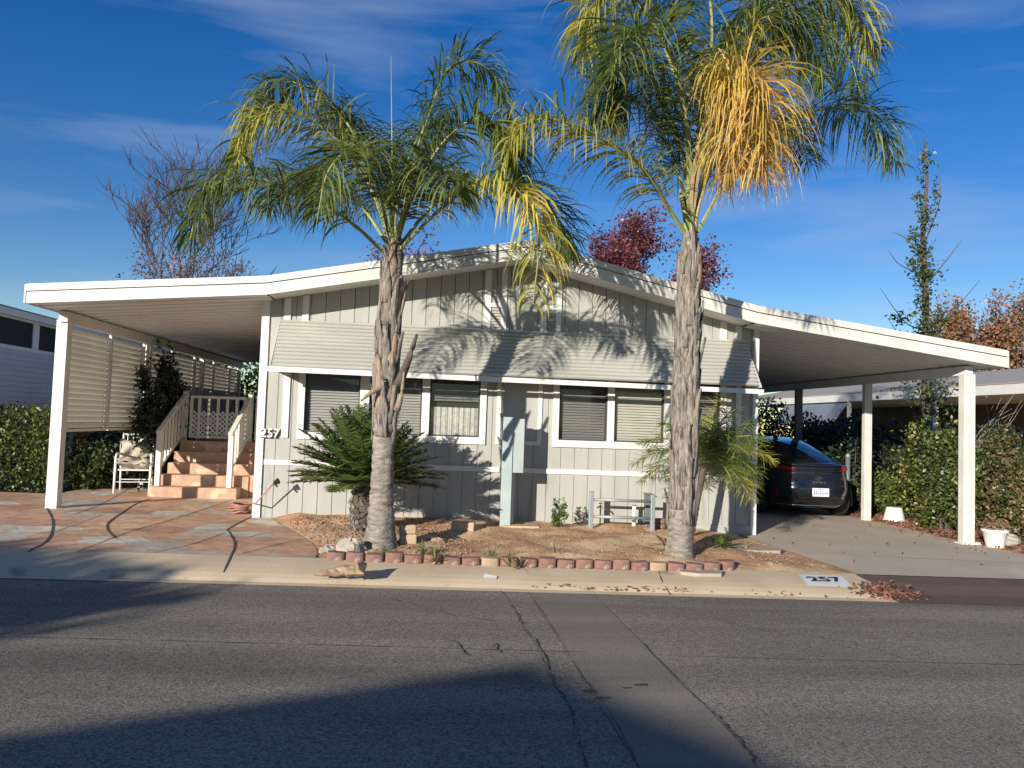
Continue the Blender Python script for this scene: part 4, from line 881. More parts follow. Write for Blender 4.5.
# weeds
def rosette(name, label, cat, c, n, L, m, seed, w_=.03, up=.6, grp=None):
    g = np.random.default_rng(seed); mb = MB()
    for k in range(n):
        a = k*2.4+g.uniform(-.3, .3); e = g.uniform(.15, 1.2)*up; d = np.array([math.cos(a)*math.cos(e), math.sin(a)*math.cos(e), math.sin(e)]); W = np.array([-math.sin(a), math.cos(a), 0]); q = np.array(c, float); vs = []; l = L*g.uniform(.6, 1.1)
        for j in range(5): f = j/4; ww = w_*(.3+1.6*f if f < .45 else (1-f)*1.9+.02)*.5; vs += [q-W*ww, q+W*ww]; q = q+d*l/4; d = d+np.array([0, 0, -.22]); d /= np.linalg.norm(d)
        mb.add(vs, [(2*j, 2*j+2, 2*j+3, 2*j+1) for j in range(4)])
    return tag(mb.build(name, m, origin=c), label, cat, grp)
def shrublet(name, label, cat, c, r, n, m, seed, size=.035, grp=None):
    th = thing(name, label, cat, c, group=grp); P = crown_pts((c[0], c[1], c[2]+r[2]), r, n, 16, .28, .3, seed); P[:, 2] = np.maximum(P[:, 2], c[2]+.02)
    quads_np(leaves(P, size, .55), 'foliage', m, th); g = np.random.default_rng(seed); mb = MB()
    for k in range(6): a = k*1.05; mb.tube([(c[0], c[1], c[2]-.02), (c[0]+r[0]*.4*math.cos(a), c[1]+r[1]*.4*math.sin(a), c[2]+r[2]*.9), (c[0]+r[0]*.8*math.cos(a), c[1]+r[1]*.8*math.sin(a), c[2]+r[2]*1.5)], [.008, .005, .002], 4)
    mb.build('stem', 'bark', th); return th
c = atG(557, 529, .18); shrublet('young_shrub', 'knee-high leafy green seedling between the pedestal and the pipe rail', 'seedling', (c[0], c[1]-.05, soil_h(c[0], c[1]-.05)), (.10, .10, .17), 420, 'weed', 4, .05)
WG = 'weeds in the planter'
c = atG(722, 552, .13); rosette('weed_rosette', 'broad-leaved green weed right of the right palm trunk', 'weed', (c[0], c[1], soil_h(c[0], c[1])), 26, .30, 'weed', 2, .06, .9, WG)
for (px, py, lab, s) in ((434, 562, 'tuft of weed growing through the edging below the stacked pavers', .2), (556, 556, 'weed between edging blocks midway along the row', .17), (465, 533, 'low weed beside the lone tan paver', .12), (385, 555, 'small weed at the foot of the left palm', .12), (423, 556, 'thin upright weed just left of the tallest edging tuft', .22), (492, 560, 'dry tuft of weed over the edging left of the pedestal', .17), (510, 567, 'green weed sprouting in front of the edging below the pedestal', .22)):
    c = atG(px, py, .15); rosette('weed_tuft', lab, 'weed', (c[0], c[1], gz(c[0], .15)), 22, s, 'weed', int(px), .016, 1.2, WG)
c = atG(692, 549, .13); rosette('dead_leaf', 'curled dry brown leaves at the foot of the right palm', 'dry leaves', (c[0]-.35, c[1], soil_h(c[0], c[1])), 8, .25, 'weedbrown', 8, .06, .9)
# flagstones by the driveway
for k, (px, py, s, lab) in enumerate(((757, 551, .36, 'flat reddish flagstone at the driveway edge'), (727, 548, .34, 'pale flat flagstone behind the weed near the wall corner'), (700, 572, .3, 'thin flagstone near the right end of the edging row'))):
    c = atG(px, py, .12); g = np.random.default_rng(k); mb = MB(); z = max(soil_h(c[0], c[1]), gz(c[0]))
    mb.prismZ([(c[0]+s*g.uniform(.8, 1.1)*math.cos(a), c[1]+s*.7*g.uniform(.8, 1.1)*math.sin(a)) for a in np.linspace(0, 2*math.pi, 8)[:-1]], z-.02, z+.018)
    tag(mb.build('flagstone', 'flag', origin=(c[0], c[1], z), bevel=.006), lab, 'flagstone', 'flagstones near the driveway')
# kerb number: white painted panel with 257
def kz(x, y): return K*x+float(np.interp(y, [p[0] for p in prof[:7]], [p[1] for p in prof[:7]]))
A0 = atG(802, 576, .118); A1 = atG(843, 577, .118); A2 = atG(849, 583.6, .10); A3 = atG(812.5, 585.5, .10)
kp = thing('kerb_number', 'white painted kerb panel with black 257 at the driveway corner', 'kerb number', ((A0[0]+A1[0])/2, 7.95, gz(4.3)))
Yt, Yb = 8.12, 7.73; xl0, xr0, xl1, xr1 = A0[0], A1[0]+.02, A3[0], A2[0]
mb = MB(); nn = 8
vs = []
for j in range(nn+1):
    t = j/nn; y = Yt+(Yb-Yt)*t
    for xx in (xl0+(xl1-xl0)*t, xr0+(xr1-xr0)*t): vs.append((xx, y, kz(xx, y)+.005))
mb.add(vs, [(2*j, 2*j+2, 2*j+3, 2*j+1)[::1] for j in range(nn)]); mb.build('panel', 'whiteplastic', kp)
cx = (xl0+xr0+xl1+xr1)/4; text_mesh('digits', '257', .21, 'black', kp, Matrix.Translation((cx, 7.93, kz(cx, 7.93)+.0125)) @ Matrix.Rotation(R_(5.6), 4, 'X') @ Matrix.Scale(1.15, 4, (1, 0, 0)), .0005, .006)
c = atG(490, 577, .10); mb = MB(); mb.quad((c[0]-.06, 7.68, kz(c[0], 7.68)+.012), (c[0]+.07, 7.66, kz(c[0], 7.66)+.010), (c[0]+.08, 7.73, kz(c[0], 7.73)+.012), (c[0]-.04, 7.76, kz(c[0], 7.76)+.02)); tag(mb.build('paper_scrap', 'paper', origin=(c[0], 7.7, kz(c[0], 7.7))), 'small scrap of white paper lying in the gutter', 'paper scrap')
# fallen leaves
def litter(name, label, pts, size, m='leaf_litter', zf=None):
    P = np.array([(x, y, (zf or gz)(x, y) if zf else gz(x)+.012) for x, y in pts]); P[:, 2] += rng.uniform(.004, .02, len(P)); return tag(quads_np(leaves(P, size, .55, .85, .5), name, m), label, 'fallen leaves', kind='stuff')
pts = [(random.uniform(8.02, 9.6), random.uniform(9.6, 16.5)) for _ in range(5200)]; pts = [(x, y) for x, y in pts if x > np.interp(y, [9.6, 11.5, 13.8, 17], [8.25, 8.0, 7.95, 7.95])]
litter('leaf_carpet', 'carpet of reddish fallen leaves along the right side of the driveway', pts, .06)
pts = []
for _ in range(38): pts.append((random.uniform(4.7, 8.0), random.uniform(8.4, 12.8)))
for _ in range(40): x = random.uniform(7.4, 8.1); pts.append((x, random.uniform(9.8, 13.5)))
litter('scattered_leaves', 'a few dry leaves scattered over the driveway', pts, .045)
pts = [(random.gauss(c_, .22), random.gauss(7.52, .025)) for c_ in (1.3, 1.9, 2.25, 2.4, 3.4) for _ in range(14)]
litter('gutter_leaves', 'dry brown leaves gathered in the gutter along the kerb', pts, .04, zf=lambda x, y: kz(x, min(max(y, 7.4), 8.2))+.006)
lp = [(random.gauss(4.62, .16), random.gauss(7.62, .07)) for _ in range(520)]
P = np.array([(x, y, kz(x, min(max(y, 7.4), 8.2))+abs(random.gauss(0, .025))) for x, y in lp]); tag(quads_np(leaves(P, .05, .55, .6, .5), 'leaf_pile', 'leaf_litter'), 'heap of reddish leaves in the gutter below the kerb number', 'leaf pile', kind='stuff')

# ================================================================== THE CAR
car = thing('parked_car', 'dark blue-grey hatchback parked under the right carport, seen from behind', 'car', (6.87, 13.42, gz(6.87)+.005), R_(-1.0), local=True)
ZS = [.20, .30, .42, .55, .70, .84, .93, 1.0, 1.10, 1.22, 1.33, 1.41, 1.455]
YR = [.22, .07, .02, .0, .04, .10, .06, .22, .52, .95, 1.42, 1.85, 2.3]
YFr = [4.30, 4.43, 4.46, 4.45, 4.36, 4.12, 3.80, 3.45, 3.22, 3.0, 2.80, 2.62, 2.45]
HW = [.80, .86, .885, .90, .905, .895, .87, .80, .745, .69, .63, .58, .50]
def csurf(s, z):                                # s in [0,1): plan parameter, superellipse starting at rear centre going to the right side
    yr, yf, hw = (float(np.interp(z, ZS, A)) for A in (YR, YFr, HW)); e = 3.4 if z < 1.0 else 3.0
    a = 2*math.pi*s-math.pi/2; c_, s_ = math.cos(a), math.sin(a); cx_ = abs(c_)**(2/e)*(1 if c_ >= 0 else -1); sy = abs(s_)**(2/e)*(1 if s_ >= 0 else -1)
    return Vector((hw*cx_, (yr+yf)/2+(yf-yr)/2*sy, z))
def cnorm(s, z):
    a = csurf(s+.002, z)-csurf(s-.002, z); b = csurf(s, z+.004)-csurf(s, z-.004); n_ = a.cross(b); return n_.normalized()
def cpatch(name, m, s0, s1, z0, z1, off=.004, n=16, k=8, par=None, zf=None):
    mb = MB(); vs = []
    for j in range(k+1):
        for i in range(n+1):
            s = s0+(s1-s0)*i/n; z = z0+(z1-z0)*j/k
            if zf: z = zf(s, j/k)
            p = csurf(s, z)+cnorm(s, z)*off; vs.append(p)
    mb.add(vs, [(j*(n+1)+i, j*(n+1)+i+1, (j+1)*(n+1)+i+1, (j+1)*(n+1)+i) for j in range(k) for i in range(n)])
    return mb.build(name, m, par or car, True)
mb = MB(); nz = 44; ns_ = 96; zz = np.linspace(.20, 1.455, nz); vs = [csurf(i/ns_, z) for z in zz for i in range(ns_)]
mb.add(vs, [(j*ns_+i, j*ns_+(i+1) % ns_, (j+1)*ns_+(i+1) % ns_, (j+1)*ns_+i) for j in range(nz-1) for i in range(ns_)]); mb.add([csurf(i/ns_, 1.455)+Vector((0, 0, .0)) for i in range(ns_)], [tuple(range(ns_))]); mb.add([csurf(i/ns_, .20) for i in range(ns_)], [tuple(range(ns_-1, -1, -1))])
body = mb.build('body', 'carpaint', car, True)
cpatch('rear_window', 'carglass', -.085, .085, 1.035, 1.37, .006); cpatch('lower_rear_glass', 'carglass', -.075, .075, .865, .915, .006, k=4)
cpatch('side_window', 'carglass', .17, .36, 1.03, 1.34, .006); cpatch('side_window', 'carglass', .64, .83, 1.03, 1.34, .006)
cpatch('windscreen', 'carglass', .42, .58, 1.03, 1.38, .006)
cpatch('bumper_trim', 'carblack', -.115, .115, .24, .36, .010, k=4)
cpatch('side_sill', 'carblack', .16, .36, .20, .28, .008, k=2); cpatch('side_sill', 'carblack', .64, .84, .20, .28, .008, k=2)
for s in (1, -1):
    a, b = (.045, .125) if s > 0 else (-.125, -.045)
    cpatch('tail_light', 'tail', a, b, .86, .97, .012, zf=(lambda q, t: .865+.035*abs(q)/.135+t*(.03+.075*min(1, max(0, abs(q)-.05)/.03)))); cpatch('bumper_reflector', 'tail', *((.098, .106) if s > 0 else (-.106, -.098)), .38, .53, .012, n=4)
# spoiler lip
mb = MB(); n = 30; vs = []
for i in range(n+1):
    s = -.10+.20*i/n; p = csurf(s, .955); nr = cnorm(s, .955); vs += [p+Vector((0, .10, .055)), p+Vector((nr.x*.02, -.055, .028)), p+Vector((nr.x*.02, -.045, .008)), p+Vector((0, .02, -.01))]
mb.add(vs, [(4*i+j, 4*i+4+j, 4*i+5+j, 4*i+1+j) for i in range(n) for j in range(3)]); mb.build('spoiler', 'carpaint', car, True)
# crease lines on hatch and bumper
for z, w_ in ((.775, .006), (.60, .008)):
    mb = MB(); mb.tube([csurf(-.105+.21*i/24, z-.03*math.sin(math.pi*i/24)*(1 if z > .7 else -.5))+Vector((0, .004, 0)) for i in range(25)], w_, 6); mb.build('body_crease', 'carpaint', body, True)
mb = MB(); mb.tube([csurf(-.11+.22*i/24, .25)+Vector((0, -.01, 0)) for i in range(25)], .012, 6); mb.build('bumper_chrome', 'chrome', car, True)
for z0_, z1_, sA in ((.42, .86, .088), (.42, .86, -.088)):
    mb = MB(); mb.tube([csurf(sA, z0_+(z1_-z0_)*i/8)+cnorm(sA, .6)*.001 for i in range(9)], .004, 5); mb.build('panel_gap', 'carblack', body)
mb = MB(); mb.tube([csurf(-.088+.176*i/20, .42) for i in range(21)], .005, 5); mb.build('panel_gap', 'carblack', body)
# number plate
pl_ = MB().box(-.155, .155, -.042, -.028, .425, .575).build('number_plate', 'platewhite', car, bevel=.004)
text_mesh('plate_state', 'California', .030, 'platered', pl_, Matrix.Translation((0, -.046, .553)) @ FRONT, .001)
mb = MB()
for k in range(7): x = -.115+k*.038; mb.box(x-.009, x+.009, -.046, -.044, .462, .498); mb.box(x-.011, x+.006, -.0462, -.0442, .505, .520)
mb.build('plate_marks', 'plateblue', pl_)
mb = MB().box(-.165, .165, -.030, -.012, .415, .585); mb.build('plate_recess', 'carblack', car)
# badge: slanted H in an oval ring, name letters below
yb = -.004; mb = MB(); mb.tube([(.062*math.cos(t), csurf(0, .745+.032*math.sin(t)).y-.008, .745+.032*math.sin(t)) for t in np.linspace(0, 2*math.pi, 29)], .0045, 6); yy = csurf(0, .745).y-.010
mb.bar((-.032, yy, .722), (-.018, yy, .768), .008, .008); mb.bar((.018, yy, .722), (.032, yy, .768), .008, .008); mb.bar((-.024, yy, .742), (.024, yy, .750), .008, .008); mb.build('badge', 'chrome', car)
text_mesh('name_letters', 'IONIQ', .055, 'chrome', car, Matrix.Translation((0, csurf(0, .672).y-.008, .672)) @ Matrix.Scale(1.5, 4, (1, 0, 0)) @ FRONT, .002, .001)
text_mesh('trim_letters', 'HYBRID', .035, 'chrome', car, Matrix.Translation((.50, csurf(.03, .74).y-.0, .74)) @ FRONT, .002)
mb = MB(); mb.tube([(0, .95, 1.30), (.0, 1.0, 1.34), (0, 1.1, 1.36)], .02, 6); mb.prismX([(1.85, 1.40), (2.05, 1.44), (2.02, 1.50), (1.95, 1.49)], -.02, .02); mb.build('roof_fin', 'carblack', car)
for sx in (-1, 1):
    mb = MB(); mb.prismX([(3.05, .98), (3.25, 1.0), (3.25, 1.10), (3.07, 1.10)], sx*.93-.09, sx*.93+.09); mb.build('mirror', 'carpaint', car, bevel=.02)
    for y in (.92, 3.62):
        rs = [(0, .0), (.20, .0), (.22, .01), (.30, .008), (.325, .03), (.325, .19), (.30, .21), (0, .21)]
        n = 28; x0_ = sx*.905; mt_ = MB(); vs = [(x0_-sx*d, y+r*math.cos(2*math.pi*k/n), .325+r*math.sin(2*math.pi*k/n)) for r, d in rs for k in range(n)]
        mt_.add(vs, [(j*n+k, j*n+(k+1) % n, (j+1)*n+(k+1) % n, (j+1)*n+k) for j in range(len(rs)-1) for k in range(n)]); wh = mt_.build('wheel', 'tyre', car, True)
        m3 = MB(); 
        for q in range(5): a = q*2*math.pi/5; m3.bar((x0_+sx*.004, y, .325), (x0_+sx*.004, y+.19*math.cos(a), .325+.19*math.sin(a)), .012, .045)
        m3.build('rim', 'chrome', wh)
        m3 = MB(); vs = [(sx*.898, y+r*math.cos(math.pi*k/20), .325+r*math.sin(math.pi*k/20)) for r in (.335, .39) for k in range(-2, 23)]; m3.add(vs, [(k, k+1, 26+k, 25+k) for k in range(24)]); m3.build('wheel_arch', 'carblack', car)

# ================================================================== VEGETATION BUILDERS
def bush(name, label, cat, c, r, n, m, seed, size=.06, clumps=60, group=None, m2=None, frac=.2, stems=8, spread=.2, shell=.45, n_in=0, sz2=None):
    th = thing(name, label, cat, c, group=group); C_ = (c[0], c[1], c[2]+r[2]); P = crown_pts(C_, r, n, clumps, spread, shell, seed); P = P[P[:, 2] > c[2]+.02]
    quads_np(leaves(P, size, .55), 'foliage', m, th)
    if m2: Q = crown_pts(C_, (r[0]*1.04, r[1]*1.04, r[2]*1.03), int(n*frac), clumps, spread, .7, seed); Q = Q[Q[:, 2] > c[2]+.05]; quads_np(leaves(Q, sz2 or size, .6), 'blossom' if 'yellow' in m2 else 'new_leaves', m2, th)
    g = np.random.default_rng(seed); mb = MB()
    for k in range(stems):
        a = g.uniform(0, 6.28); u = g.uniform(.3, .85); mb.tube([(c[0]+r[0]*.15*math.cos(a), c[1]+r[1]*.15*math.sin(a), c[2]-.03), (c[0]+r[0]*.4*u*math.cos(a), c[1]+r[1]*.4*u*math.sin(a), c[2]+r[2]*.9), (c[0]+r[0]*u*math.cos(a), c[1]+r[1]*u*math.sin(a), c[2]+r[2]*1.6)], [.02, .013, .004], 5)
    mb.build('stem', 'bark', th); return th
def hedge(name, label, x0, x1, y0, y1, z0, z1, n, m, seed, size=.05, cat='hedge', group=None, top=.08):
    g = np.random.default_rng(seed); th = thing(name, label, cat, ((x0+x1)/2, (y0+y1)/2, z0), group=group)
    P = np.stack([g.uniform(x0, x1, n), g.uniform(y0, y1, n), z0+(z1-z0)*g.uniform(0, 1, n)**.8], 1)
    bump_ = .6*np.sin(P[:, 0]*3.1+P[:, 1]*1.7)+.4*np.sin(P[:, 1]*4.3-P[:, 0]*2.2); lim = z1-top+top*bump_; P = P[P[:, 2] < lim]; P += g.normal(0, .035, P.shape)
    quads_np(leaves(P, size, .55), 'foliage', m, th)
    mb = MB(); k = max(3, int((x1-x0+y1-y0)*1.2))
    for i in range(k): x, y = g.uniform(x0+.1, x1-.1), g.uniform(y0+.1, y1-.1); mb.tube([(x, y, z0-.03), (x+.05, y, z0+(z1-z0)*.7)], [.02, .006], 5)
    mb.build('stem', 'bark', th); return th
def tree(name, label, base, h, spread, m_leaf, n_leaf, seed, bark='bark', group=None, cat='tree', levels=5, size=.09, r0=.16, fork=3, leafmin=3, upbias=.35, lsp=.18, hcut=None, first=.3, wide=1., rmin=.0):
    g = np.random.default_rng(seed); th = thing(name, label, cat, base, group=group); mb = MB(); tips = []; B0 = np.array(base, float)
    def grow(p, d, L, r, lev):
        pts = [p]; r = max(r, rmin); rr = [r]; q = p.copy(); dd = d.copy(); ns2 = 4
        for i in range(ns2):
            dd = dd+g.normal(0, .10, 3)+np.array([0, 0, .05*upbias]); dd /= np.linalg.norm(dd); q = q+dd*L/ns2; pts.append(q.copy()); rr.append(r*(1-.42*(i+1)/ns2))
            if lev >= leafmin: tips.append(q.copy())
        mb.tube(pts, rr, 7 if lev < 2 else (5 if lev < 4 else 3), False)
        if lev >= levels: return
        nf = fork if lev < 3 else fork+int(g.integers(0, 2))
        for k in range(nf):
            ax = g.normal(size=3); ax -= ax@dd*dd; ax /= np.linalg.norm(ax); ang = g.uniform(.28, .75)*spread; d2 = dd*math.cos(ang)+ax*math.sin(ang)+np.array([0, 0, upbias*.3]); d2 /= np.linalg.norm(d2)
            st_ = pts[-1] if k < 2 else pts[int(g.integers(1, ns2))]
            grow(np.array(st_), d2, L*g.uniform(.62, .86), rr[-1]*.72, lev+1)
    grow(np.array(base, float), np.array([0, 0, 1.]), h*first, r0, 0)
    zs = np.array(mb.v); sc_ = h/(zs[:, 2].max()-B0[2]); mb.v = (B0+(zs-B0)*np.array([sc_*wide, sc_*wide, sc_])).tolist()
    mb.build('trunk', bark, th, True)
    if n_leaf:
        T = B0+(np.array(tips)-B0)*np.array([sc_*wide, sc_*wide, sc_]); P = T[g.integers(0, len(T), n_leaf)]+g.normal(0, lsp, (n_leaf, 3))
        if hcut: P = P[P[:, 2] < hcut(P)] if callable(hcut) else P
        quads_np(leaves(P, size, .6), 'crown', m_leaf, th)
    return th

# ================================================================== LEFT SIDE
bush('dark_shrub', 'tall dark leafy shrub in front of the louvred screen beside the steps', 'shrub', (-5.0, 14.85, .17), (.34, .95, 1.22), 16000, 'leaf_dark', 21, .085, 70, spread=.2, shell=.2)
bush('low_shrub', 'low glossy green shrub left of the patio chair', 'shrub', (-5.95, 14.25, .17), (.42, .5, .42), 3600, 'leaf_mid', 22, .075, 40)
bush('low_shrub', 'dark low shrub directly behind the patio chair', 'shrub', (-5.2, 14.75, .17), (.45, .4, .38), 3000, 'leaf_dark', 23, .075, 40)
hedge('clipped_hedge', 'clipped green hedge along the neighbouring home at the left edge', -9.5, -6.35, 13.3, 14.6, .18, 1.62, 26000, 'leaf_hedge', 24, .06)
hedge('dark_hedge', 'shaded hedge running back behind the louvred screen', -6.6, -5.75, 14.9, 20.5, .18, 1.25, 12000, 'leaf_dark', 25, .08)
mb = MB(); mb.box(-6.7, -6.55, 15.0, 21, .1, 1.35); tag(mb.build('garden_wall', 'redwall', origin=(-6.6, 18, .1)), 'low red wall seen beneath the bottom edge of the louvred screen', 'garden wall')
# neighbour house left
XN = -8.9; zt0 = atX(0, 307, XN); zt1 = atX(50, 321, XN)
nh = thing('neighbour_home', 'neighbouring home with pale lap siding and dark clerestory windows at the left edge', 'mobile home', (XN-3, 18, .2))
zE = float((zt0[2]+zt1[2])/2); z1w = float(atX(25, 322, XN)[2]); z0w = float(atX(25, 349, XN)[2])
mb = MB(); z = .25
while z < z0w-.05: mb.prismY([(XN-.05, z), (XN+.015, z), (XN, z+.11), (XN-.05, z+.11)], 11.5, 26); z += .11
mb.build('siding', 'nsiding', nh)
mb = MB(); mb.box(XN-7, XN-.055, 11.5, 26, .1, zE-.2); mb.build('wall', 'nsiding', nh)
mb = MB(); mb.box(XN-.05, XN+.005, 11.5, 26, z, z0w+.03); mb.build('window_sill', 'white', nh)
yy = 11.6
while yy < 25: 
    mb = MB(); mb.box(XN-.05, XN-.005, yy, yy+1.35, z0w+.03, z1w); o = mb.build('window', 'darkin', nh); m2 = MB(); m2.box(XN-.05, XN+.015, yy+1.35, yy+1.6, z0w+.03, z1w); m2.build('window_frame', 'white', o); yy += 1.6
mb = MB(); mb.box(XN-.05, XN+.03, 11.5, 26, z1w, zE-.12); mb.box(XN-7.2, XN+.12, 11.3, 26.2, zE-.12, zE+.02); mb.build('eave', 'white', nh)
mb = MB(); mb.prismY([(XN+.12, zE+.022), (XN+.12, zE+.05), (XN-3.5, zE+.55), (XN-7.2, zE+.05), (XN-7.2, zE+.022)], 11.3, 26.2); mb.build('roof', 'roof', nh)
# trees beyond the left carport
bush('garden_tree', 'sunlit olive green tree seen through the back of the left carport', 'tree', (-7.6, 27, .2), (2.6, 2, 2.1), 9000, 'leaf_bright', 31, .16, 70)
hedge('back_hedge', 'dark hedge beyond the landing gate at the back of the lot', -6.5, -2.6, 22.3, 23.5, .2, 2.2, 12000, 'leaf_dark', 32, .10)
tree('bare_tree', 'leafless grey tree with a few pink leaves at its foot, beyond the left carport roof', (-8.5, 25, .2), 10.7, .95, 'leaf_litter', 0, 12, 'bare', levels=6, rmin=.010, wide=1.35, r0=.12, fork=3, upbias=.75, first=.26)
tree('shrubby_maple', 'pinkish brown twiggy tree low behind the left carport roof below the bare tree', (-9.1, 27, .2), 7.9, 1.0, 'leaf_pink', 2200, 8, 'bare', levels=5, size=.10, r0=.10, fork=3, upbias=.3, first=.33)
# ================================================================== BEHIND THE HOUSE
tree('red_tree', 'deep red leafed tree showing above the roof left of the right palm', (6.2, 31, .1), 10.8, 1.1, 'leaf_red', 26000, 14, levels=5, size=.15, wide=1.25, r0=.2, upbias=.35, lsp=.22, first=.34)
tree('red_tree', 'smaller red leafed tree above the roof just right of the right palm trunk', (9.8, 31, .1), 9.5, 1.0, 'leaf_red', 14000, 14, levels=5, size=.15, r0=.16, upbias=.3, lsp=.22, first=.36)
tree('red_tree', 'sparse red tree peeking over the roof ridge behind the left palm crown', (-1.4, 33, .1), 9.6, .8, 'leaf_red', 4500, 23, levels=5, size=.16, r0=.15, upbias=.4, lsp=.22, first=.34)
tree('rusty_tree', 'orange-brown autumn tree at the right edge behind the neighbouring roof', (22.7, 30, -.2), 8.0, .70, 'leaf_orange', 7000, 27, levels=5, size=.15, wide=.62, r0=.18, upbias=.45, lsp=.25, first=.3)
tree('rusty_tree', 'second orange-brown tree at the far right, cut by the picture edge', (25.2, 31, -.2), 8.3, .8, 'leaf_orange', 7000, 29, levels=5, size=.15, wide=.65, r0=.18, upbias=.45, lsp=.25, first=.3)
# vine tower: tall thin trunk smothered in vine
VY = 15.5; v0 = atY(935, 480, VY); v1 = atY(925, 138, VY)
vt = thing('vine_tree', 'tall slender tree trunk wrapped in green vine behind the right carport', 'tree', (v0[0], VY, gz(v0[0])))
ax_ = catmull([(v0[0], VY, -.05), atY(926, 400, VY), atY(926, 300, VY), atY(923, 230, VY), atY(927, 180, VY), v1], 24)
mb = MB(); mb.tube(ax_, [.09*(1-.85*i/23)+.006 for i in range(24)], 7)
for a, b, c_ in (((925, 330), (905, 322), (880, 288)), ((925, 352), (900, 335), (888, 318)), ((925, 335), (905, 345), (890, 345)), ((926, 285), (945, 262), (962, 240)), ((925, 260), (908, 240), (893, 232)), ((926, 345), (948, 318), (980, 280)), ((926, 240), (940, 200), (938, 160)), ((925, 275), (900, 265), (888, 250))):
    mb.tube(catmull([atY(*a, VY), atY(*b, VY-.1), atY(*c_, VY-.2)], 8), [.022*(1-.8*i/7) for i in range(8)], 4)
mb.build('trunk', 'bark', vt)
g = np.random.default_rng(77); P = []
for px, py, rx, ry, n in ((927, 330, 12, 22, 900), (924, 300, 9, 18, 500), (923, 272, 13, 16, 600), (922, 250, 10, 12, 350), (929, 275, 12, 8, 140), (915, 236, 8, 10, 200), (925, 215, 8, 18, 350), (936, 190, 4, 25, 130), (922, 175, 4, 20, 110), (927, 155, 9, 10, 120), (928, 365, 18, 25, 1200), (931, 395, 32, 15, 900), (900, 318, 14, 8, 160), (896, 336, 9, 8, 180), (912, 262, 8, 5, 90), (940, 318, 10, 14, 240), (918, 198, 6, 6, 80), (905, 375, 18, 10, 240)):
    for _ in range(n):
        q = atY(px+g.normal()*rx*.5, py+g.normal()*ry*.5, VY+g.normal()*.22); P.append(q)
quads_np(leaves(np.array(P)[::2], .08, .65), 'vine_leaves', 'leaf_mid', vt)
# ================================================================== RIGHT SIDE
RB = 'bushes along the right of the driveway'
def rb(px0, px1, ytop, Y, lab, m, seed, n=7000, m2=None, frac=.2, dep=.55, size=.07, name='garden_bush', sz2=None):
    a = atY(px0, 470, Y); b = atY(px1, 470, Y); t = atY((px0+px1)/2, ytop, Y); cx_ = (a[0]+b[0])/2; z = gz(cx_); return bush(name, lab, 'bush', (cx_, Y, z), ((b[0]-a[0])/2*.92, dep, (t[2]-z)/2*.95), n, m, seed, size, 48, RB, m2, frac, sz2=sz2, spread=.17, shell=.35)
rb(903, 962, 408, 13.2, 'tall vine-covered bush dotted with yellow leaves behind the front carport post', 'leaf_mid', 41, 8500, 'leaf_yellow', .09, .6, .07, 'yellow_vine_bush')
rb(918, 975, 425, 12.5, 'green bush close behind the front carport post, thick to the ground', 'leaf_mid', 42, 5000, 'leaf_bright', .5)
rb(868, 912, 468, 14.3, 'low green bush between the two white carport posts', 'leaf_bright', 43, 4500, None, .1, .45, .06)
rb(972, 1032, 432, 12.2, 'dense rusty green bush right of the front carport post', 'leaf_rusty', 44, 6500, 'leaf_mid', .6, .6, .06)
rb(990, 1060, 470, 11.6, 'low rusty green bush at the right edge by the flower pot', 'leaf_mid', 45, 6000, 'leaf_rusty', .6, .45, .06)
rb(838, 880, 468, 15.6, 'shaded bush just right of the parked car', 'leaf_mid', 46, 3500, None, .1, .5, .07)
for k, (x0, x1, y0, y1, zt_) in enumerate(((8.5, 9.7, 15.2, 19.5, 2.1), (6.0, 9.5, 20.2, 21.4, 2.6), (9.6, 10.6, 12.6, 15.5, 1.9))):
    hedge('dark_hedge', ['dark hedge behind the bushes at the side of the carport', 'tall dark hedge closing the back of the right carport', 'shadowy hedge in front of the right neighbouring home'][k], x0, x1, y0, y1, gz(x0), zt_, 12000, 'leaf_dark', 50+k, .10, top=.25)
bush('garden_tree', 'dark leafy tree at the back of the right carport above the car roof', 'tree', (7.4, 23.5, .0), (1.7, 1.4, 1.75), 8000, 'leaf_mid', 61, .13, 60)
# thin bare twigs
tg = thing('bare_shrub', 'bare pale twigs sticking up right of the front carport post', 'bare shrub', (9.3, 12.9, .0)); mb = MB(); g = np.random.default_rng(3)
for k in range(14):
    p = atY(975+g.uniform(-4, 4), 450, 12.9); q = atY(975+g.uniform(5, 50), 400+g.uniform(-10, 40), 12.9+g.uniform(-.3, .3)); mid = (p+q)/2+g.normal(0, .12, 3); c_ = catmull([p-np.array([0, 0, .9]), p, mid, q], 10); mb.tube(c_, [.012*(1-.8*i/9)+.001 for i in range(10)], 4)
mb.build('twigs', 'boot', tg)
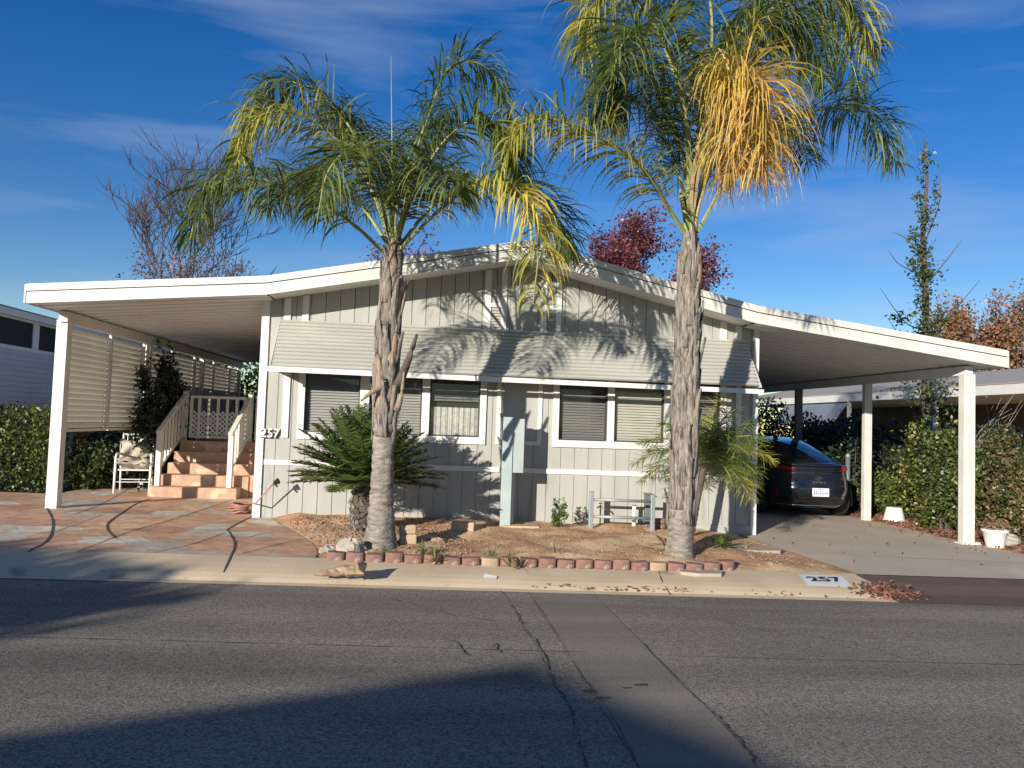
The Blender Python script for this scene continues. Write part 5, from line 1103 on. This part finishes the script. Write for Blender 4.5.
# neighbour house right
XE = 13.2; ze1 = float(atX(1024, 383, XE)[2]); ze0 = float(atX(1024, 393.5, XE)[2])
n2 = thing('neighbour_home', 'neighbouring home with pale grey shingle roof and white eave behind the right bushes', 'mobile home', (XE+3.5, 19, -.1))
mb = MB(); mb.box(XE-.03, XE, 9.5, 34, ze0, ze1); mb.build('eave', 'white', n2)
zr = float(atX(1024, 367.5, XE+3.4)[2]); mb = MB(); mb.prismY([(XE-.05, ze1+.002), (XE+7, ze1+.002), (XE+7, ze1+.03), (XE+3.5, zr), (XE-.05, ze1+.03)], 9.3, 34.2); mb.build('roof', 'roofgrey', n2)
mb = MB(); mb.box(XE+3.6, XE+6.9, 9.8, 34, -.2, ze1-.002); mb.build('wall', 'nsidingshade', n2)
mb = MB(); mb.prismX([(11, ze0+.002), (33, ze0+.002), (33, ze0+.02), (11, ze0+.02)], XE, XE+3.6); mb.build('porch_ceiling', 'white', n2)  # ceiling added to keep the porch wall behind it dark
mb = MB(); ya, yb_ = 24.0, 28.5
for k in range(12): t = k/12; z = ze0-.05-t*.75; mb.prismY([(XE-.05-.55*t, z), (XE-.10-.55*t, z-.06), (XE-.06-.55*t, z-.06), (XE+.0-.55*t, z)], ya, yb_)
mb.build('window_awning', 'nsidingblue', n2)
for y in (11.2, 15.2, 19.6, 24): mb = MB(); mb.box(XE+.02, XE+.12, y, y+.1, -.2, ze0); mb.build('porch_post', 'post', n2)
mb = MB(); mb.bar(atX(1012, 455, XE+.3), atX(1030, 478, XE+.3), .10, .08); mb.build('stair_rail', 'post', n2)
mb = MB()
for k in range(5): mb.box(XE+3.58, XE+3.599, 11+k*2.5, 12+k*2.5, .9, 1.9)
mb.build('window', 'carglass', n2)
# pots
def potring(th, x, y, z0, prof_, m, name):
    n = 26; mb = MB(); vs = [(x+r*math.cos(2*math.pi*k/n), y+r*math.sin(2*math.pi*k/n), z0+z) for r, z in prof_ for k in range(n)]
    mb.add(vs, [(j*n+k, j*n+(k+1) % n, (j+1)*n+(k+1) % n, (j+1)*n+k) for j in range(len(prof_)-1) for k in range(n)]); mb.add(vs[-n:], [tuple(range(n))]); return mb.build(name, m, th, True)
c = atG(894, 521.5, .12); th = thing('upturned_pot', 'white plastic pot turned upside down in the leaves between the carport posts', 'plant pot', (c[0], c[1], gz(c[0])))
potring(th, c[0], c[1], gz(c[0]), [(.20, -.01), (.20, .03), (.185, .035), (.135, .26), (.125, .265)], 'whiteplastic', 'pot')
c = atG(995, 547, .12); th = thing('plant_pot', 'white pot of withered plant right of the front carport post', 'plant pot', (c[0], c[1], gz(c[0])))
potring(th, c[0], c[1], gz(c[0]), [(.115, -.01), (.165, .22), (.18, .225), (.18, .26), (.16, .262), (.15, .23)], 'whiteplastic', 'pot')
P = crown_pts((c[0], c[1], .33), (.17, .17, .08), 260, 14, .3, .2, 3); quads_np(leaves(P, .06, .4), 'plant', 'weedbrown', th)
c = atG(1016, 548, .12); rock('garden_rock', 'pale grey stone at the right edge beside the white pot', 'rock', (c[0], c[1]+.2, gz(c[0])+.07), (.2, .16, .11), 'rock', 15)
# little light post in the dark behind the car
c = atY(848, 455, 15.4); lt_ = thing('garden_post', 'slim grey post with rounded cap in the shade right of the car', 'post', (c[0], 15.4, gz(c[0]))); mb = MB(); mb.tube([(c[0], 15.4, 0), (c[0], 15.4, 1.12)], .05, 10); mb.build('post', 'darkbox', lt_, True); mb = MB(); mb.tube([(c[0], 15.4, 1.12), (c[0], 15.4, 1.16), (c[0], 15.4, 1.2)], [.055, .05, .02], 10); mb.build('cap', 'pipe', lt_, True)

# ================================================================== ACROSS THE STREET (throws the roof shadow over the asphalt)
tE = math.tan(SUN_EL); dx, dy = math.sin(SUN_AZ), math.cos(SUN_AZ)
HR = 4.0; ax0, ay0 = .68-dx*HR/tE, 5.22-dy*HR/tE
oh = thing('neighbour_home', 'low gabled mobile home across the street whose roof shades the nearest asphalt', 'mobile home', (ax0, ay0-8, 0))
wl, wr = 7.5, 7.5; zl, zr2 = HR-.195*wl, HR-.235*wr
mb = MB(); mb.prismY([(ax0-wl, zl-.25), (ax0, HR-.25), (ax0+wr, zr2-.25), (ax0+wr, zr2), (ax0, HR), (ax0-wl, zl)], ay0-16, ay0); mb.build('roof', 'roofgrey', oh)
mb = MB(); mb.prismY([(ax0-wl+.2, -.2), (ax0+wr-.2, -.2), (ax0+wr-.2, zr2-.26), (ax0, HR-.26), (ax0-wl+.2, zl-.26)], ay0-15.8, ay0-.6); mb.build('wall', 'nsiding', oh)
for x in (ax0-2.2, ax0+2): mb = MB(); mb.box(x-.6, x+.6, ay0-.6, ay0-.57, 1.2, 2.2); mb.build('window', 'carglass', oh)
ctr = np.array([-4.6, 6.75]); hh = 4.4; tcx, tcy = ctr[0]-dx*hh/tE, ctr[1]-dy*hh/tE
tr = thing('shade_tree', 'round evergreen tree across the street that shades the left kerb', 'tree', (tcx, tcy, 0))
P = crown_pts((tcx, tcy, hh), (2.2, 1.35, .34), 9000, 60, .2, .2, 9); quads_np(leaves(P, .22, .6), 'crown', 'leaf_mid', tr)
mb = MB(); mb.tube([(tcx, tcy, 0), (tcx+.1, tcy, 2.5), (tcx, tcy, hh)], [.2, .16, .08], 8); mb.build('trunk', 'bark', tr)
